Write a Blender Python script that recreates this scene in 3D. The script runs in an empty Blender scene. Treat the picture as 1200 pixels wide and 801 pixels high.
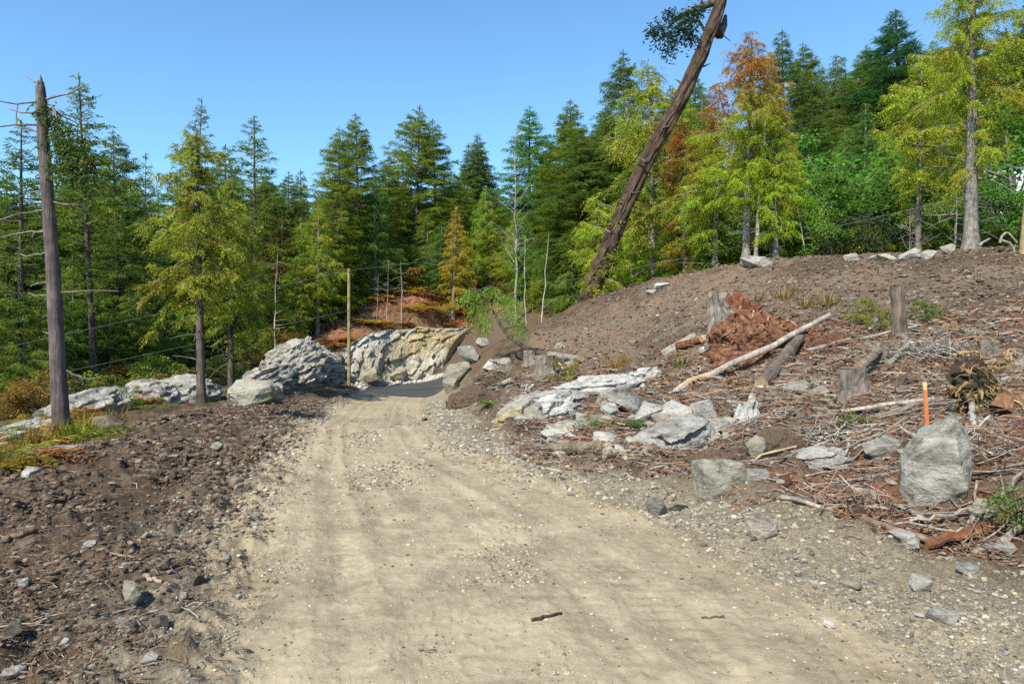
import bpy, bmesh, math, random
import numpy as np
from mathutils import Vector, Matrix

# ------------------------------------------------------------------ camera, sky, sun
sc = bpy.context.scene
COL = sc.collection
CAMH, FPX = 1.8, 811.0
cam = bpy.data.cameras.new('camera'); cam.sensor_width = 36.0; cam.lens = 36.0 * FPX / 1200.0
cam.clip_start = 0.05; cam.clip_end = 6000
co = bpy.data.objects.new('camera', cam); COL.objects.link(co)
co.location = (0, 0, CAMH); co.rotation_euler = (math.radians(90), 0, 0)
sc.camera = co

SUN_EL, SUN_AZ = math.radians(44), math.atan2(-0.50, -0.866)      # direction TO the sun
sdir = Vector((math.sin(SUN_AZ) * math.cos(SUN_EL), math.cos(SUN_AZ) * math.cos(SUN_EL), math.sin(SUN_EL)))
W = bpy.data.worlds.new('World'); sc.world = W; W.use_nodes = True
nt = W.node_tree; nt.nodes.clear()
sky = nt.nodes.new('ShaderNodeTexSky'); sky.sky_type = 'NISHITA'; sky.sun_disc = False
sky.sun_elevation = SUN_EL; sky.sun_rotation = SUN_AZ % (2 * math.pi)
sky.air_density = 1.0; sky.dust_density = 0.0; sky.ozone_density = 3.0; sky.altitude = 300
bg = nt.nodes.new('ShaderNodeBackground'); bg.inputs[1].default_value = 0.14
wo = nt.nodes.new('ShaderNodeOutputWorld')
hs = nt.nodes.new('ShaderNodeMix'); hs.data_type = 'RGBA'; hs.blend_type = 'MULTIPLY'; hs.inputs[0].default_value = 1; hs.inputs[7].default_value = (.75, 1.0, 1.06, 1)
nt.links.new(sky.outputs[0], hs.inputs[6]); nt.links.new(hs.outputs[2], bg.inputs[0]); nt.links.new(bg.outputs[0], wo.inputs[0])
sl = bpy.data.lights.new('sun', 'SUN'); sl.energy = 4.3; sl.angle = math.radians(0.5); sl.color = (1.0, 0.93, 0.78)
so = bpy.data.objects.new('sun', sl); COL.objects.link(so)
so.rotation_euler = (-sdir).to_track_quat('-Z', 'Y').to_euler()
vs = sc.view_settings
vs.view_transform = 'Standard'; vs.look = 'None'; vs.exposure = 0.75; vs.gamma = 1.0; vs.use_curve_mapping = False
sc.render.engine = 'CYCLES'
sc.cycles.use_denoising = False
sc.cycles.max_bounces = 6; sc.cycles.diffuse_bounces = 3; sc.cycles.transmission_bounces = 3; sc.cycles.transparent_max_bounces = 4
sc.cycles.caustics_reflective = False; sc.cycles.caustics_refractive = False
sc.cycles.sample_clamp_indirect = 4.0
sc.render.filter_size = 1.2

# ------------------------------------------------------------------ numeric helpers
def P(px, py, d): return np.array([(px - 600) / FPX * d, d, CAMH - (py - 400) / FPX * d])

def _hash(ix, iy, iz, seed):
    h = (ix.astype(np.int64) * 374761393 + iy.astype(np.int64) * 668265263 + iz.astype(np.int64) * 2147483647 + seed * 974634777) & 0xffffffff
    h = ((h ^ (h >> 13)) * 1274126177) & 0xffffffff
    h = ((h ^ (h >> 16)) * 2246822519) & 0xffffffff
    h = h ^ (h >> 15)
    return (h & 0xffffff) / float(0xffffff)

def noise2(x, y, seed=0):
    ix, iy = np.floor(x), np.floor(y); fx, fy = x - ix, y - iy
    fx = fx * fx * fx * (fx * (fx * 6 - 15) + 10); fy = fy * fy * fy * (fy * (fy * 6 - 15) + 10)
    z = np.zeros_like(ix)
    a, b = _hash(ix, iy, z, seed), _hash(ix + 1, iy, z, seed)
    c, d = _hash(ix, iy + 1, z, seed), _hash(ix + 1, iy + 1, z, seed)
    return (a + (b - a) * fx) * (1 - fy) + (c + (d - c) * fx) * fy      # 0..1

def fbm2(x, y, octs=4, seed=0, gain=0.5):
    s = np.zeros_like(x, dtype=float); a = 1.0; t = 0; ca, sa = math.cos(0.6), math.sin(0.6)
    for o in range(octs):
        s += a * (noise2(x, y, seed + o * 17) * 2 - 1); t += a; a *= gain
        x, y = (x * ca - y * sa) * 2.03 + 11.3, (x * sa + y * ca) * 2.03 - 7.1
    return s / t

def billow2(x, y, octs=3, seed=0):
    s = np.zeros_like(x, dtype=float); a = 1.0; t = 0; ca, sa = math.cos(0.9), math.sin(0.9)
    for o in range(octs):
        s += a * (1 - np.abs(noise2(x, y, seed + o * 31) * 2 - 1) * 2); t += a; a *= 0.55
        x, y = (x * ca - y * sa) * 2.1 + 3.7, (x * sa + y * ca) * 2.1 + 9.2
    return s / t

def noise3(p, seed=0):
    i = np.floor(p); f = p - i; f = f * f * (3 - 2 * f)
    r = 0
    for dx in (0, 1):
        for dy in (0, 1):
            for dz in (0, 1):
                w = (f[:, 0] if dx else 1 - f[:, 0]) * (f[:, 1] if dy else 1 - f[:, 1]) * (f[:, 2] if dz else 1 - f[:, 2])
                r = r + w * _hash(i[:, 0] + dx, i[:, 1] + dy, i[:, 2] + dz, seed)
    return r * 2 - 1

def fbm3(p, octs=3, seed=0):
    s = 0; a = 1.0; t = 0
    for o in range(octs):
        s = s + a * noise3(p, seed + o * 13); t += a; a *= 0.5; p = p * 2.07 + 5.3
    return s / t

def sstep(a, b, x):
    t = np.clip((x - a) / (b - a), 0, 1); return t * t * (3 - 2 * t)

# ------------------------------------------------------------------ terrain control points (pixel of the photo, distance)
CP = [
 # the dirt road
 (250,800,3.65),(650,800,3.65),(1060,800,3.65),(280,692,5),(600,692,5),(900,692,5),(318,600,7.3),(550,600,7.3),(745,600,7.3),
 (342,540,10.4),(450,540,10.4),(575,540,10.4),(365,500,14.6),(440,500,14.6),(512,500,14.6),(392,480,22),(450,480,22),(500,479,22),
 (412,469,33),(455,469,33),(497,468.5,33),(506,468,33),(508,465.5,36),(490,466,36),(517,463,38),(514,472.5,29),(505,474,27),(432,462.5,40),(470,462.5,40),(512,460.5,40),(430,452.5,51),(470,447,51.5),(522,440.5,52),
 (640,431,52),(760,415,54),
 # left soil bank
 (0,800,3.6),(150,690,5.0),(0,690,4.8),(0,620,6.0),(0,567,7.8),(100,600,6.7),(200,560,8.4),(100,530,10),(200,502,13.5),(130,504,13),
 (240,478,27),(300,489.5,17.5),(300,474.5,27),(340,461.5,30),(370,471,24),(400,466,32),(365,454,33),(388,453,36),
 (-200,600,6.5),(-200,700,5),(-500,640,6),
 # beyond its crest
 (0,548,11),(-150,570,10.5),(0,530,13.5),(60,513,13.5),(100,485,18.5),(170,473,25),(230,462,33),(265,452,36),(330,462,36),(300,432,42),(335,412,45),
 (400,390,54),(450,362,58),(500,352,60),(408,449,47),(425,450,50),(430,458,44.5),(445,457.5,45),(460,456.5,45.5),(445,452.5,49.5),(447,445.5,51.5),(480,443.5,53),(545,433,54),(420,402,53.5),(440,394,55),(480,381,57.5),(455,384,56.5),(520,381,60),(556,384,61),(575,372,60),
 (620,358,63),
 # right bank along the road
 (527,458,33.5),(539,440,34),(560,421,34),(580,402,35),(620,386,36),(690,353,37.5),
 (508,490,19),(530,481,21),(560,503,15),(600,482,18),(560,462,24),(600,450,23),(640,440,23),(660,466,18.5),(600,522,12.5),(650,511,12),
 (700,541,9.8),(700,491,14),(740,451,19),(780,421,22),(700,431,24),(720,391,29),(780,371,28),(650,401,31),
 # crest of the brown mound
 (735,339,35.5),(780,326,33),(880,309,29.5),(1000,303,26),(1130,296,24),(1200,292,23),(1350,285,22),(1600,270,22),
 (850,380,21.5),(950,350,21),(1056,352,19.5),(1180,340,18.5),(1350,330,17.5),
 (860,421,18.5),(1000,391,16.5),(1050,399,15),(1170,371,15.5),(1350,372,14),
 (800,471,14.5),(900,451,13.5),(1000,476,11),(1100,451,11),(1170,471,9.5),(1350,460,9),
 (790,541,9.2),(880,561,7.8),(970,552,7.8),(1100,592,6.2),(1040,602,6.1),(1180,602,5.7),(1350,592,5.4),
 (850,601,7),(1000,642,5.8),(1180,642,5.6),(1180,721,4.4),(1350,700,4.4),(1700,650,4.6),
]
XYZ = [tuple(P(*c)) for c in CP]
XYZ += [(-1.5,0,0),(2.5,0,0),(-6,0,0.1),(7,0,.25),(0,-6,0.05),(-12,-6,-.2),(14,-6,1.2),(-25,0,-3),(26,4,4.5),(-22,16,-2.2),(-30,30,-4.5),(-22,30,-1.6),(-17,32,-.9),(-14,36,-.6),
        (-40,60,-7),(-26,50,-2.2),(-22,60,1),(-70,60,-14),(-60,110,-12),(-30,90,1),(0,90,8.5),(-12,70,6),(2,66,6.2),(8,64,7),(30,90,15),(60,90,24),
        (14,46,3.4),(9,45,1.6),(3,44,-.1),(0,47,-.5),(16,38,5.2),(22,34,5.6),(28,30,5.6),(24,40,7.4),(20,60,10.5),(32,54,12.6),(40,48,13.6),(40,36,9),(46,28,9),(60,40,17),(70,70,27),
        (-120,0,-22),(120,0,26),(0,-100,-4),(-100,150,-14),(0,160,16),(110,160,42),(-260,200,-20),(240,250,60),(0,300,24),(-300,-100,-30),(300,-100,50)]
XYZ = np.array(XYZ, float)
_C2 = 0.8
def _ker(dx, dy): return np.sqrt(dx * dx + dy * dy + _C2)
_n = len(XYZ)
_A = np.zeros((_n + 3, _n + 3)); _A[:_n, :_n] = _ker(XYZ[:, None, 0] - XYZ[None, :, 0], XYZ[:, None, 1] - XYZ[None, :, 1]) + np.eye(_n) * -0.02
_A[:_n, _n] = 1; _A[:_n, _n + 1:] = XYZ[:, :2]; _A[_n:, :_n] = _A[:_n, _n:].T
_w = np.linalg.solve(_A, np.concatenate([XYZ[:, 2], [0, 0, 0]]))

def base(x, y):
    x = np.asarray(x, float); y = np.asarray(y, float); sh = x.shape; x = x.ravel(); y = y.ravel(); out = np.empty_like(x)
    for s in range(0, len(x), 20000):
        a, b = x[s:s + 20000], y[s:s + 20000]
        out[s:s + 20000] = _ker(a[:, None] - XYZ[None, :, 0], b[:, None] - XYZ[None, :, 1]) @ _w[:_n] + _w[_n] + _w[_n + 1] * a + _w[_n + 2] * b
    return out.reshape(sh)

_ds = 2.2 * (90 / 2.2) ** (np.arange(420) / 419)
def G(px, py):
    """first ground point seen at a pixel of the photo"""
    u, v = (px - 600) / FPX, (py - 400) / FPX
    h = base(u * _ds, _ds) - (CAMH - v * _ds)
    k = np.argmax(h > 0) if (h > 0).any() else len(_ds) - 1
    if k == 0: return u * _ds[0], _ds[0]
    f = -h[k - 1] / (h[k] - h[k - 1]) if h[k] != h[k - 1] else 1
    d = _ds[k - 1] + f * (_ds[k] - _ds[k - 1]); d = min(max(d, 2), 90)
    return u * d, d
def GD(px, d): return (px - 600) / FPX * d, d

def poly_px(pts): return np.array([G(*p) for p in pts])
def poly_d(pts): return np.array([GD(*p) for p in pts])
def pmask(x, y, poly, w):
    """1 inside polygon, soft over +-w"""
    d2 = np.full(x.shape, 1e9); ins = np.zeros(x.shape, bool)
    m = len(poly)
    for i in range(m):
        ax, ay = poly[i]; bx, by = poly[(i + 1) % m]
        ex, ey = bx - ax, by - ay; L = ex * ex + ey * ey + 1e-9
        t = np.clip(((x - ax) * ex + (y - ay) * ey) / L, 0, 1)
        d2 = np.minimum(d2, (x - ax - t * ex) ** 2 + (y - ay - t * ey) ** 2)
        c = (ay > y) != (by > y)
        with np.errstate(divide='ignore', invalid='ignore'):
            xi = ax + (y - ay) * ex / (ey if ey != 0 else 1e-9)
        ins ^= c & (x < xi)
    d = np.sqrt(d2) * np.where(ins, 1, -1)
    return sstep(-w, w, d)

_L = np.array([(-40, 2),(-5, -.6),(0, -1.35)] + [(( px - 600) / FPX * d, d)[::-1] for px, d in [(250,3.65),(278,5),(316,7.3),(342,10.4),(365,14.6),(392,22),(412,33),(430,40),(430,41)]][0:0])
_le = [(-40, 3.0), (-5, -.6), (0, -1.55)] + [(d, (px - 600) / FPX * d) for px, d in [(205,3.65),(240,5),(290,7.3),(327,10.4),(357,14.6),(390,22),(412,33),(432,40),(432,60)]]
_re = [(-40, 8.0), (-5, 3.6), (0, 2.5)] + [(d, (px - 600) / FPX * d) for px, d in [(1110,3.65),(940,5),(750,7.3),(578,10.4),(513,14.6),(500,22),(499,33),(512,40),(512,60)]]
_le = np.array(_le); _re = np.array(_re)
def road_lat(x, y):
    xl = np.interp(y, _le[:, 0], _le[:, 1]); xr = np.interp(y, _re[:, 0], _re[:, 1])
    return x - xl, xr - x, (x - xl) / (xr - xl)

R_ASPH = poly_d([(424,43),(440,40.4),(470,38.8),(510,38.4),(560,39),(660,47),(760,52),(760,58),(640,54),(560,52.4),(522,51.8),(480,51),(430,50)])
R_PALE = poly_d([(420,42.5),(440,37.6),(505,36.6),(520,40),(560,43),(640,55.2),(522,53.4),(470,52.4),(420,51)])
R_HILL = poly_px([(612,392),(650,374),(690,356)]); 
R_HILL = np.concatenate([R_HILL, poly_d([(690,38),(735,36.3),(780,34),(880,30.5),(1000,27),(1130,25),(1200,24),(1500,22)]), poly_px([(1300,352),(1199,352),(1120,372),(1060,384),(1000,386),(930,390),(850,392),(800,404),(745,428),(700,440),(660,452),(630,415)])])
R_DEB = poly_px([(560,470),(630,415),(660,452),(700,440),(745,428),(800,404),(850,392),(930,390),(1000,386),(1060,384),(1120,372),(1199,352),(1700,345),(1900,650),(1500,650),(1199,628),(1080,628),(1000,612),(920,590),(840,580),(760,562),(690,556),(640,545),(600,522),(565,500)])
R_RED = poly_px([(842,412),(870,388),(930,380),(985,376),(1010,392),(975,410),(930,432),(880,440),(850,432)])
R_BANK = poly_px([(-350,700),(-100,590),(0,566),(70,530),(130,503),(200,487),(240,480),(300,470),(360,455),(395,456),(420,463)]) 
R_BANK = np.concatenate([R_BANK, poly_d([(395,24),(372,15.5),(350,10.6),(326,7.6),(290,5.2),(255,3.6)]), np.array([(-1.5, 1.0), (-1.0, -3), (-9, -6)])])
R_CUT = poly_d([(405,49),(430,49.9),(470,52.6),(508,53.4),(516,55),(512,56),(480,54.5),(440,52.5),(415,51)])
R_EMB = poly_d([(500,53.0),(512,55.2),(522,59.5),(575,62),(650,58),(640,53.8),(560,52.6)])
R_FERN = poly_d([(335,47),(372,47.5),(405,50),(440,54),(480,57),(540,59),(600,62),(640,66),(560,66),(480,64),(420,62),(360,56),(310,52)])

def masks(x, y):
    n1 = fbm2(x * .9, y * .9, 3, 5); n2 = fbm2(x * 3.1, y * 3.1, 3, 9)
    sc_ = np.clip(np.hypot(x, y) / 12, .35, 2.2)
    jx, jy = x + (n1 * .28 + n2 * .10) * sc_, y + (fbm2(x * .9 + 40, y * .9, 3, 6) * .28 + n2 * .1) * sc_
    a, b, t = road_lat(x, y)
    nn = n1 * .22 + n2 * .09
    rl = sstep(-.38, .36, a + nn * 1.8 + fbm2(x * 9, y * 9, 2, 7) * .25); rr = sstep(-.25, .35, b + nn * 1.3)
    m = dict(t=t, a=a, b=b, n1=n1, n2=n2)
    m['road'] = rl * rr * (1 - sstep(37.2, 38.8, y + n1 * .6))
    m['asph'] = pmask(x, y, R_ASPH, .12)
    m['pale'] = pmask(jx, jy, R_PALE, .5)
    m['hill'] = pmask(jx, jy, R_HILL, .5)
    m['deb'] = pmask(jx, jy, R_DEB, .35)
    m['red'] = pmask(jx, jy, R_RED, .35)
    m['bank'] = pmask(jx, jy, R_BANK, .22)
    m['cut'] = pmask(jx, jy, R_CUT, .4)
    m['emb'] = pmask(x, y, R_EMB, .5)
    m['fern'] = pmask(jx, jy, R_FERN, 1.0)
    # gravel shoulder: right of the road until debris
    g = sstep(-2.6, -.3, -np.maximum(-b, 0) + n1 * .3) * sstep(.25, -.1, b + n1 * .3)
    m['grav'] = np.clip(g, 0, 1) * (1 - m['deb']) * (y < 41)
    g2 = sstep(-1.15, -.25, np.minimum(a, 0) + n1 * .4)
    m['gravl'] = np.maximum(g2 * (a < .3), .85 * m['bank'] * sstep(6.2, 4.6, y + n1 * 1.5 - x * .25)) * (y < 41)
    return m

def disp(x, y, m):
    r = np.hypot(x, y)
    soft = 1 - np.clip(np.maximum.reduce([m['road'], m['asph'], m['pale']]), 0, 1)
    rough = fbm2(x * 1.1, y * 1.1, 2, 21)
    dd = rough * .05 * soft
    clod = billow2(x * 3.2, y * 3.2, 4, 41); fine = fbm2(x * 11, y * 11, 3, 51); med = fbm2(x * 2.6, y * 2.6, 4, 61)
    dd = dd + m['bank'] * (clod * .035 + fine * .03 + med * .06 + fbm2(x * 1.2, y * 1.2, 3, 65) * .10 + np.maximum(fbm2(x * 6, y * 6, 2, 63) - .15, 0) * .12)
    dd = dd + m['hill'] * (billow2(x * 1.7, y * 1.7, 4, 71) * .08 + med * .10 + fine * .03 + np.maximum(fbm2((x + y * .6) * 1.1, (y - x * .6) * 4, 3, 73), -.1) * .17)
    dd = dd + m['deb'] * (med * .10 + clod * .05 + fine * .02 + fbm2(x * .8, y * .8, 2, 77) * .24 + np.maximum(fbm2(x * 1.7, y * 1.7, 3, 78) - .05, 0) * .28)
    dd = dd + m['grav'] * (fine * .03 + med * .045 + np.maximum(fbm2(x * 15, y * 15, 2, 95) - .2, 0) * .04)
    dd = dd + m['emb'] * med * .04 + m['fern'] * (med * .2 + clod * .1)
    oth = np.clip(1 - m['bank'] - m['hill'] - m['deb'] - m['grav'] - m['cut'] - m['emb'] - (1 - soft), 0, 1) * (1 - .8 * pmask(x, y, R_EMB, 2.5))
    dd = dd + oth * (med * .12 + clod * .06)
    # wheel ruts and tread on the dirt road
    t = m['t']; lat = t * 3.3
    wob = fbm2(y * .25, y * 0 + 3.3, 2, 81) * .10
    rut = np.zeros_like(x)
    for c, wd, dp in ((.72, .11, .014), (2.38, .12, .012), (1.05, .08, .006), (1.45, .10, .005), (2.0, .09, .004), (2.85, .12, .005)):
        e = (lat + wob * (1 if c < 1.5 else .7) - c) / wd
        rut -= dp * np.exp(-e * e) - dp * .55 * (np.exp(-((np.abs(e) - 1.7) / .55) ** 2))
        tread = np.exp(-(e * 1.1) ** 4) * (np.tanh(2.5 * np.sin(y * 44 + np.abs(e) * 2.2 + fbm2(x * 2, y * 2, 2, 83) * 2)) * .004) * sstep(.0, .30, fbm2(x * .9, y * .6, 2, 85 + int(c * 10)))
        rut += tread
    rut = rut + fbm2(lat * 8, y * .7, 3, 87) * .004 - .004 * sstep(.25, .5, fbm2(lat * 5 + 4, y * .4, 2, 89))
    dd = dd + m['road'] * (rut + fine * .006 + (fbm2(x * 22, y * 22, 3, 92) * .007 + fbm2(x * 34, y * 34, 2, 91) * .007) * sstep(-.3, .4, fbm2(x * 1.4, y * .8, 2, 97)) + np.maximum(fbm2(x * 17, y * 17, 2, 93) - .3, 0) * .02)
    return dd

def height(x, y):
    x = np.atleast_1d(np.asarray(x, float)); y = np.atleast_1d(np.asarray(y, float))
    return base(x, y) + disp(x, y, masks(x, y))
def hz(x, y): return float(height(x, y)[0])

# ------------------------------------------------------------------ materials
def newmat(name):
    m = bpy.data.materials.new(name); m.use_nodes = True; t = m.node_tree; t.nodes.clear()
    out = t.nodes.new('ShaderNodeOutputMaterial')
    return m, t, out
def N(t, ty, **kw):
    n = t.nodes.new(ty)
    for k, v in kw.items():
        if isinstance(k, str) and k.startswith('i_'): n.inputs[k[2:].replace('_', ' ')].default_value = v
        else: setattr(n, k, v)
    return n
def ramp(t, fac, stops):
    r = t.nodes.new('ShaderNodeValToRGB'); e = r.color_ramp.elements
    while len(e) > 1: e.remove(e[-1])
    e[0].position, e[0].color = stops[0][0], (*stops[0][1], 1)
    for p, c in stops[1:]:
        n = e.new(p); n.color = (*c, 1)
    t.links.new(fac, r.inputs[0]); return r.outputs[0]
def mulc(t, a, b, f=1.0, mode='MULTIPLY'):
    m = t.nodes.new('ShaderNodeMix'); m.data_type = 'RGBA'; m.blend_type = mode; m.inputs[0].default_value = f
    for s, i in ((a, 6), (b, 7)):
        if hasattr(s, 'is_linked'): t.links.new(s, m.inputs[i])
        else: m.inputs[i].default_value = (*s, 1)
    return m.outputs[2]
def noise_n(t, vec, scale, detail=4, rough=.6, dist=0):
    n = N(t, 'ShaderNodeTexNoise'); n.inputs['Scale'].default_value = scale; n.inputs['Detail'].default_value = detail
    n.inputs['Roughness'].default_value = rough; n.inputs['Distortion'].default_value = dist
    if vec is not None: t.links.new(vec, n.inputs['Vector'])
    return n.outputs['Fac']
def bump(t, h, strength, distance, prev=None):
    b = N(t, 'ShaderNodeBump'); b.inputs['Strength'].default_value = strength; b.inputs['Distance'].default_value = distance
    t.links.new(h, b.inputs['Height'])
    if prev is not None: t.links.new(prev, b.inputs['Normal'])
    return b.outputs[0]
def bsdf(t, out, colr, rough=.9, normal=None, spec=.2):
    b = N(t, 'ShaderNodeBsdfPrincipled'); b.inputs['Roughness'].default_value = rough; b.inputs['Specular IOR Level'].default_value = spec
    if hasattr(colr, 'is_linked'): t.links.new(colr, b.inputs['Base Color'])
    else: b.inputs['Base Color'].default_value = (*colr, 1)
    if normal is not None: t.links.new(normal, b.inputs['Normal'])
    t.links.new(b.outputs[0], out.inputs[0]); return b
G3 = lambda v: (v, v, v)

def mat_ground():
    m, t, out = newmat('earth'); tc = N(t, 'ShaderNodeNewGeometry').outputs['Position']
    at = N(t, 'ShaderNodeAttribute', attribute_name='col').outputs['Color']
    n1 = noise_n(t, tc, 22, 6, .7); n2 = noise_n(t, tc, 90, 3, .7)
    c = mulc(t, at, ramp(t, n1, [(.28, G3(.55)), (.5, G3(.98)), (.72, G3(1.45))]))
    v = N(t, 'ShaderNodeTexVoronoi'); v.inputs['Scale'].default_value = 42; t.links.new(tc, v.inputs['Vector'])
    c = mulc(t, c, ramp(t, n2, [(.3, G3(.62)), (.7, G3(1.32))]))
    nb = bump(t, n1, .75, .04); nb = bump(t, v.outputs['Distance'], .25, .012, nb); nb = bump(t, n2, .7, .014, nb)
    bsdf(t, out, c, .95, nb, .1); return m
def mat_road():
    m, t, out = newmat('compacted_dirt'); tc = N(t, 'ShaderNodeNewGeometry').outputs['Position']
    at = N(t, 'ShaderNodeAttribute', attribute_name='col').outputs['Color']
    n1 = noise_n(t, tc, 14, 6, .65); n2 = noise_n(t, tc, 70, 4, .75)
    c = mulc(t, at, ramp(t, n1, [(.25, G3(.78)), (.5, G3(1.0)), (.75, G3(1.15))]))
    c = mulc(t, c, ramp(t, n2, [(.20, G3(.55)), (.36, G3(.98)), (.62, G3(1.02)), (.8, G3(1.3))]))
    n3 = noise_n(t, tc, 220, 3, .7); c = mulc(t, c, ramp(t, n3, [(.25, G3(.6)), (.38, G3(.99)), (.64, G3(1.01)), (.8, G3(1.3))]))
    pm = ramp(t, noise_n(t, tc, 1.3, 5, .65), [(.40, G3(.12)), (.62, G3(1.0))])      # loose crumbly patches between packed ones
    def lev(h, k):
        s_ = N(t, 'ShaderNodeMath', operation='MULTIPLY'); t.links.new(h, s_.inputs[0]); t.links.new(pm, s_.inputs[1]); return s_.outputs[0]
    nb = bump(t, n1, .3, .015); nb = bump(t, lev(n2, 1), .8, .022, nb); nb = bump(t, lev(n3, 1), .6, .006, nb)
    bsdf(t, out, c, .95, nb, .1); return m
def mat_asphalt():
    m, t, out = newmat('asphalt'); tc = N(t, 'ShaderNodeNewGeometry').outputs['Position']
    n1 = noise_n(t, tc, .6, 4, .6); n2 = noise_n(t, tc, 60, 3, .7)
    c = ramp(t, n1, [(.3, (.045, .046, .05)), (.6, (.07, .07, .072)), (.8, (.15, .14, .125))])
    c = mulc(t, c, ramp(t, n2, [(.3, G3(.7)), (.7, G3(1.3))]))
    bsdf(t, out, c, .85, bump(t, n2, .3, .01), .2); return m
def mat_rock(name, c0, c1, cdark, stain=None, scale=1.0, darkpos=.40, vcol=False):
    m, t, out = newmat(name); tc = N(t, 'ShaderNodeNewGeometry').outputs['Position']
    mp = N(t, 'ShaderNodeMapping'); mp.inputs['Rotation'].default_value = (.4, .7, .3); mp.inputs['Scale'].default_value = (1, 1, 2.3)
    t.links.new(tc, mp.inputs[0]); vc = mp.outputs[0]
    n1 = noise_n(t, vc, 2.2 * scale, 7, .68, .6); n2 = noise_n(t, vc, 9 * scale, 6, .7); n3 = noise_n(t, tc, 38 * scale, 4, .7)
    c = ramp(t, n1, [(.30, cdark), (darkpos, c0), (.58, c1), (.8, c0)])
    c = mulc(t, c, ramp(t, n2, [(.26, G3(.40)), (.42, G3(.9)), (.6, G3(1.05)), (.8, G3(1.18))]))
    c = mulc(t, c, ramp(t, n3, [(.3, G3(.82)), (.5, G3(1.0)), (.75, G3(1.12))]))
    if vcol: c = mulc(t, c, N(t, 'ShaderNodeAttribute', attribute_name='col').outputs['Color'])
    if stain:
        f = noise_n(t, tc, 1.1 * scale, 4, .6)
        mm = t.nodes.new('ShaderNodeMix'); mm.data_type = 'RGBA'; t.links.new(ramp(t, f, [(stain[1], G3(0)), (stain[1] + .14, G3(.9))]), mm.inputs[0])
        t.links.new(c, mm.inputs[6]); t.links.new(mulc(t, c, stain[0]), mm.inputs[7]); c = mm.outputs[2]
    wv = N(t, 'ShaderNodeVectorMath', operation='MULTIPLY_ADD'); nv = N(t, 'ShaderNodeTexNoise'); nv.inputs['Scale'].default_value = 2.5 * scale; t.links.new(vc, nv.inputs['Vector'])
    t.links.new(nv.outputs['Color'], wv.inputs[0]); wv.inputs[1].default_value = (.35 / scale,) * 3; t.links.new(vc, wv.inputs[2])
    vo = N(t, 'ShaderNodeTexVoronoi', feature='DISTANCE_TO_EDGE'); vo.inputs['Scale'].default_value = 1.0 * scale; t.links.new(wv.outputs[0], vo.inputs['Vector'])
    cr = ramp(t, vo.outputs['Distance'], [(0, G3(.28)), (.022, G3(.7)), (.05, G3(1.0))]); c = mulc(t, c, cr, .4)
    oi = N(t, 'ShaderNodeObjectInfo'); c = mulc(t, c, oi.outputs['Color'])
    nb = bump(t, n2, .8, .10 / scale); nb = bump(t, cr, .3, .03 / scale, nb); nb = bump(t, n3, .45, .012 / scale, nb)
    bsdf(t, out, c, .9, nb, .2); return m
def mat_bark(name, c0, c1, stretch=.12, scale=14, strength=.8):
    m, t, out = newmat(name); tc = N(t, 'ShaderNodeTexCoord').outputs['Object']
    mp = N(t, 'ShaderNodeMapping'); mp.inputs['Scale'].default_value = (1, 1, stretch); t.links.new(tc, mp.inputs[0])
    n1 = noise_n(t, mp.outputs[0], scale, 5, .7, .3); n2 = noise_n(t, tc, 3, 3, .6)
    c = ramp(t, n1, [(.3, c0), (.62, c1), (.8, tuple(x * 1.35 for x in c1))])
    c = mulc(t, c, ramp(t, n2, [(.3, G3(.55)), (.7, G3(1.35))]))
    oi = N(t, 'ShaderNodeObjectInfo'); c = mulc(t, c, oi.outputs['Color'])
    bsdf(t, out, c, .95, bump(t, n1, strength, .04), .1); return m
def mat_vcol(name, rough=.9, nscale=30):
    m, t, out = newmat(name); tc = N(t, 'ShaderNodeNewGeometry').outputs['Position']
    at = N(t, 'ShaderNodeAttribute', attribute_name='col').outputs['Color']
    n = noise_n(t, tc, nscale, 4, .7)
    c = mulc(t, at, ramp(t, n, [(.3, G3(.65)), (.5, G3(1.0)), (.72, G3(1.3))]))
    oi = N(t, 'ShaderNodeObjectInfo'); c = mulc(t, c, oi.outputs['Color'])
    bsdf(t, out, c, rough, bump(t, n, .5, .02), .15); return m
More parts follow.
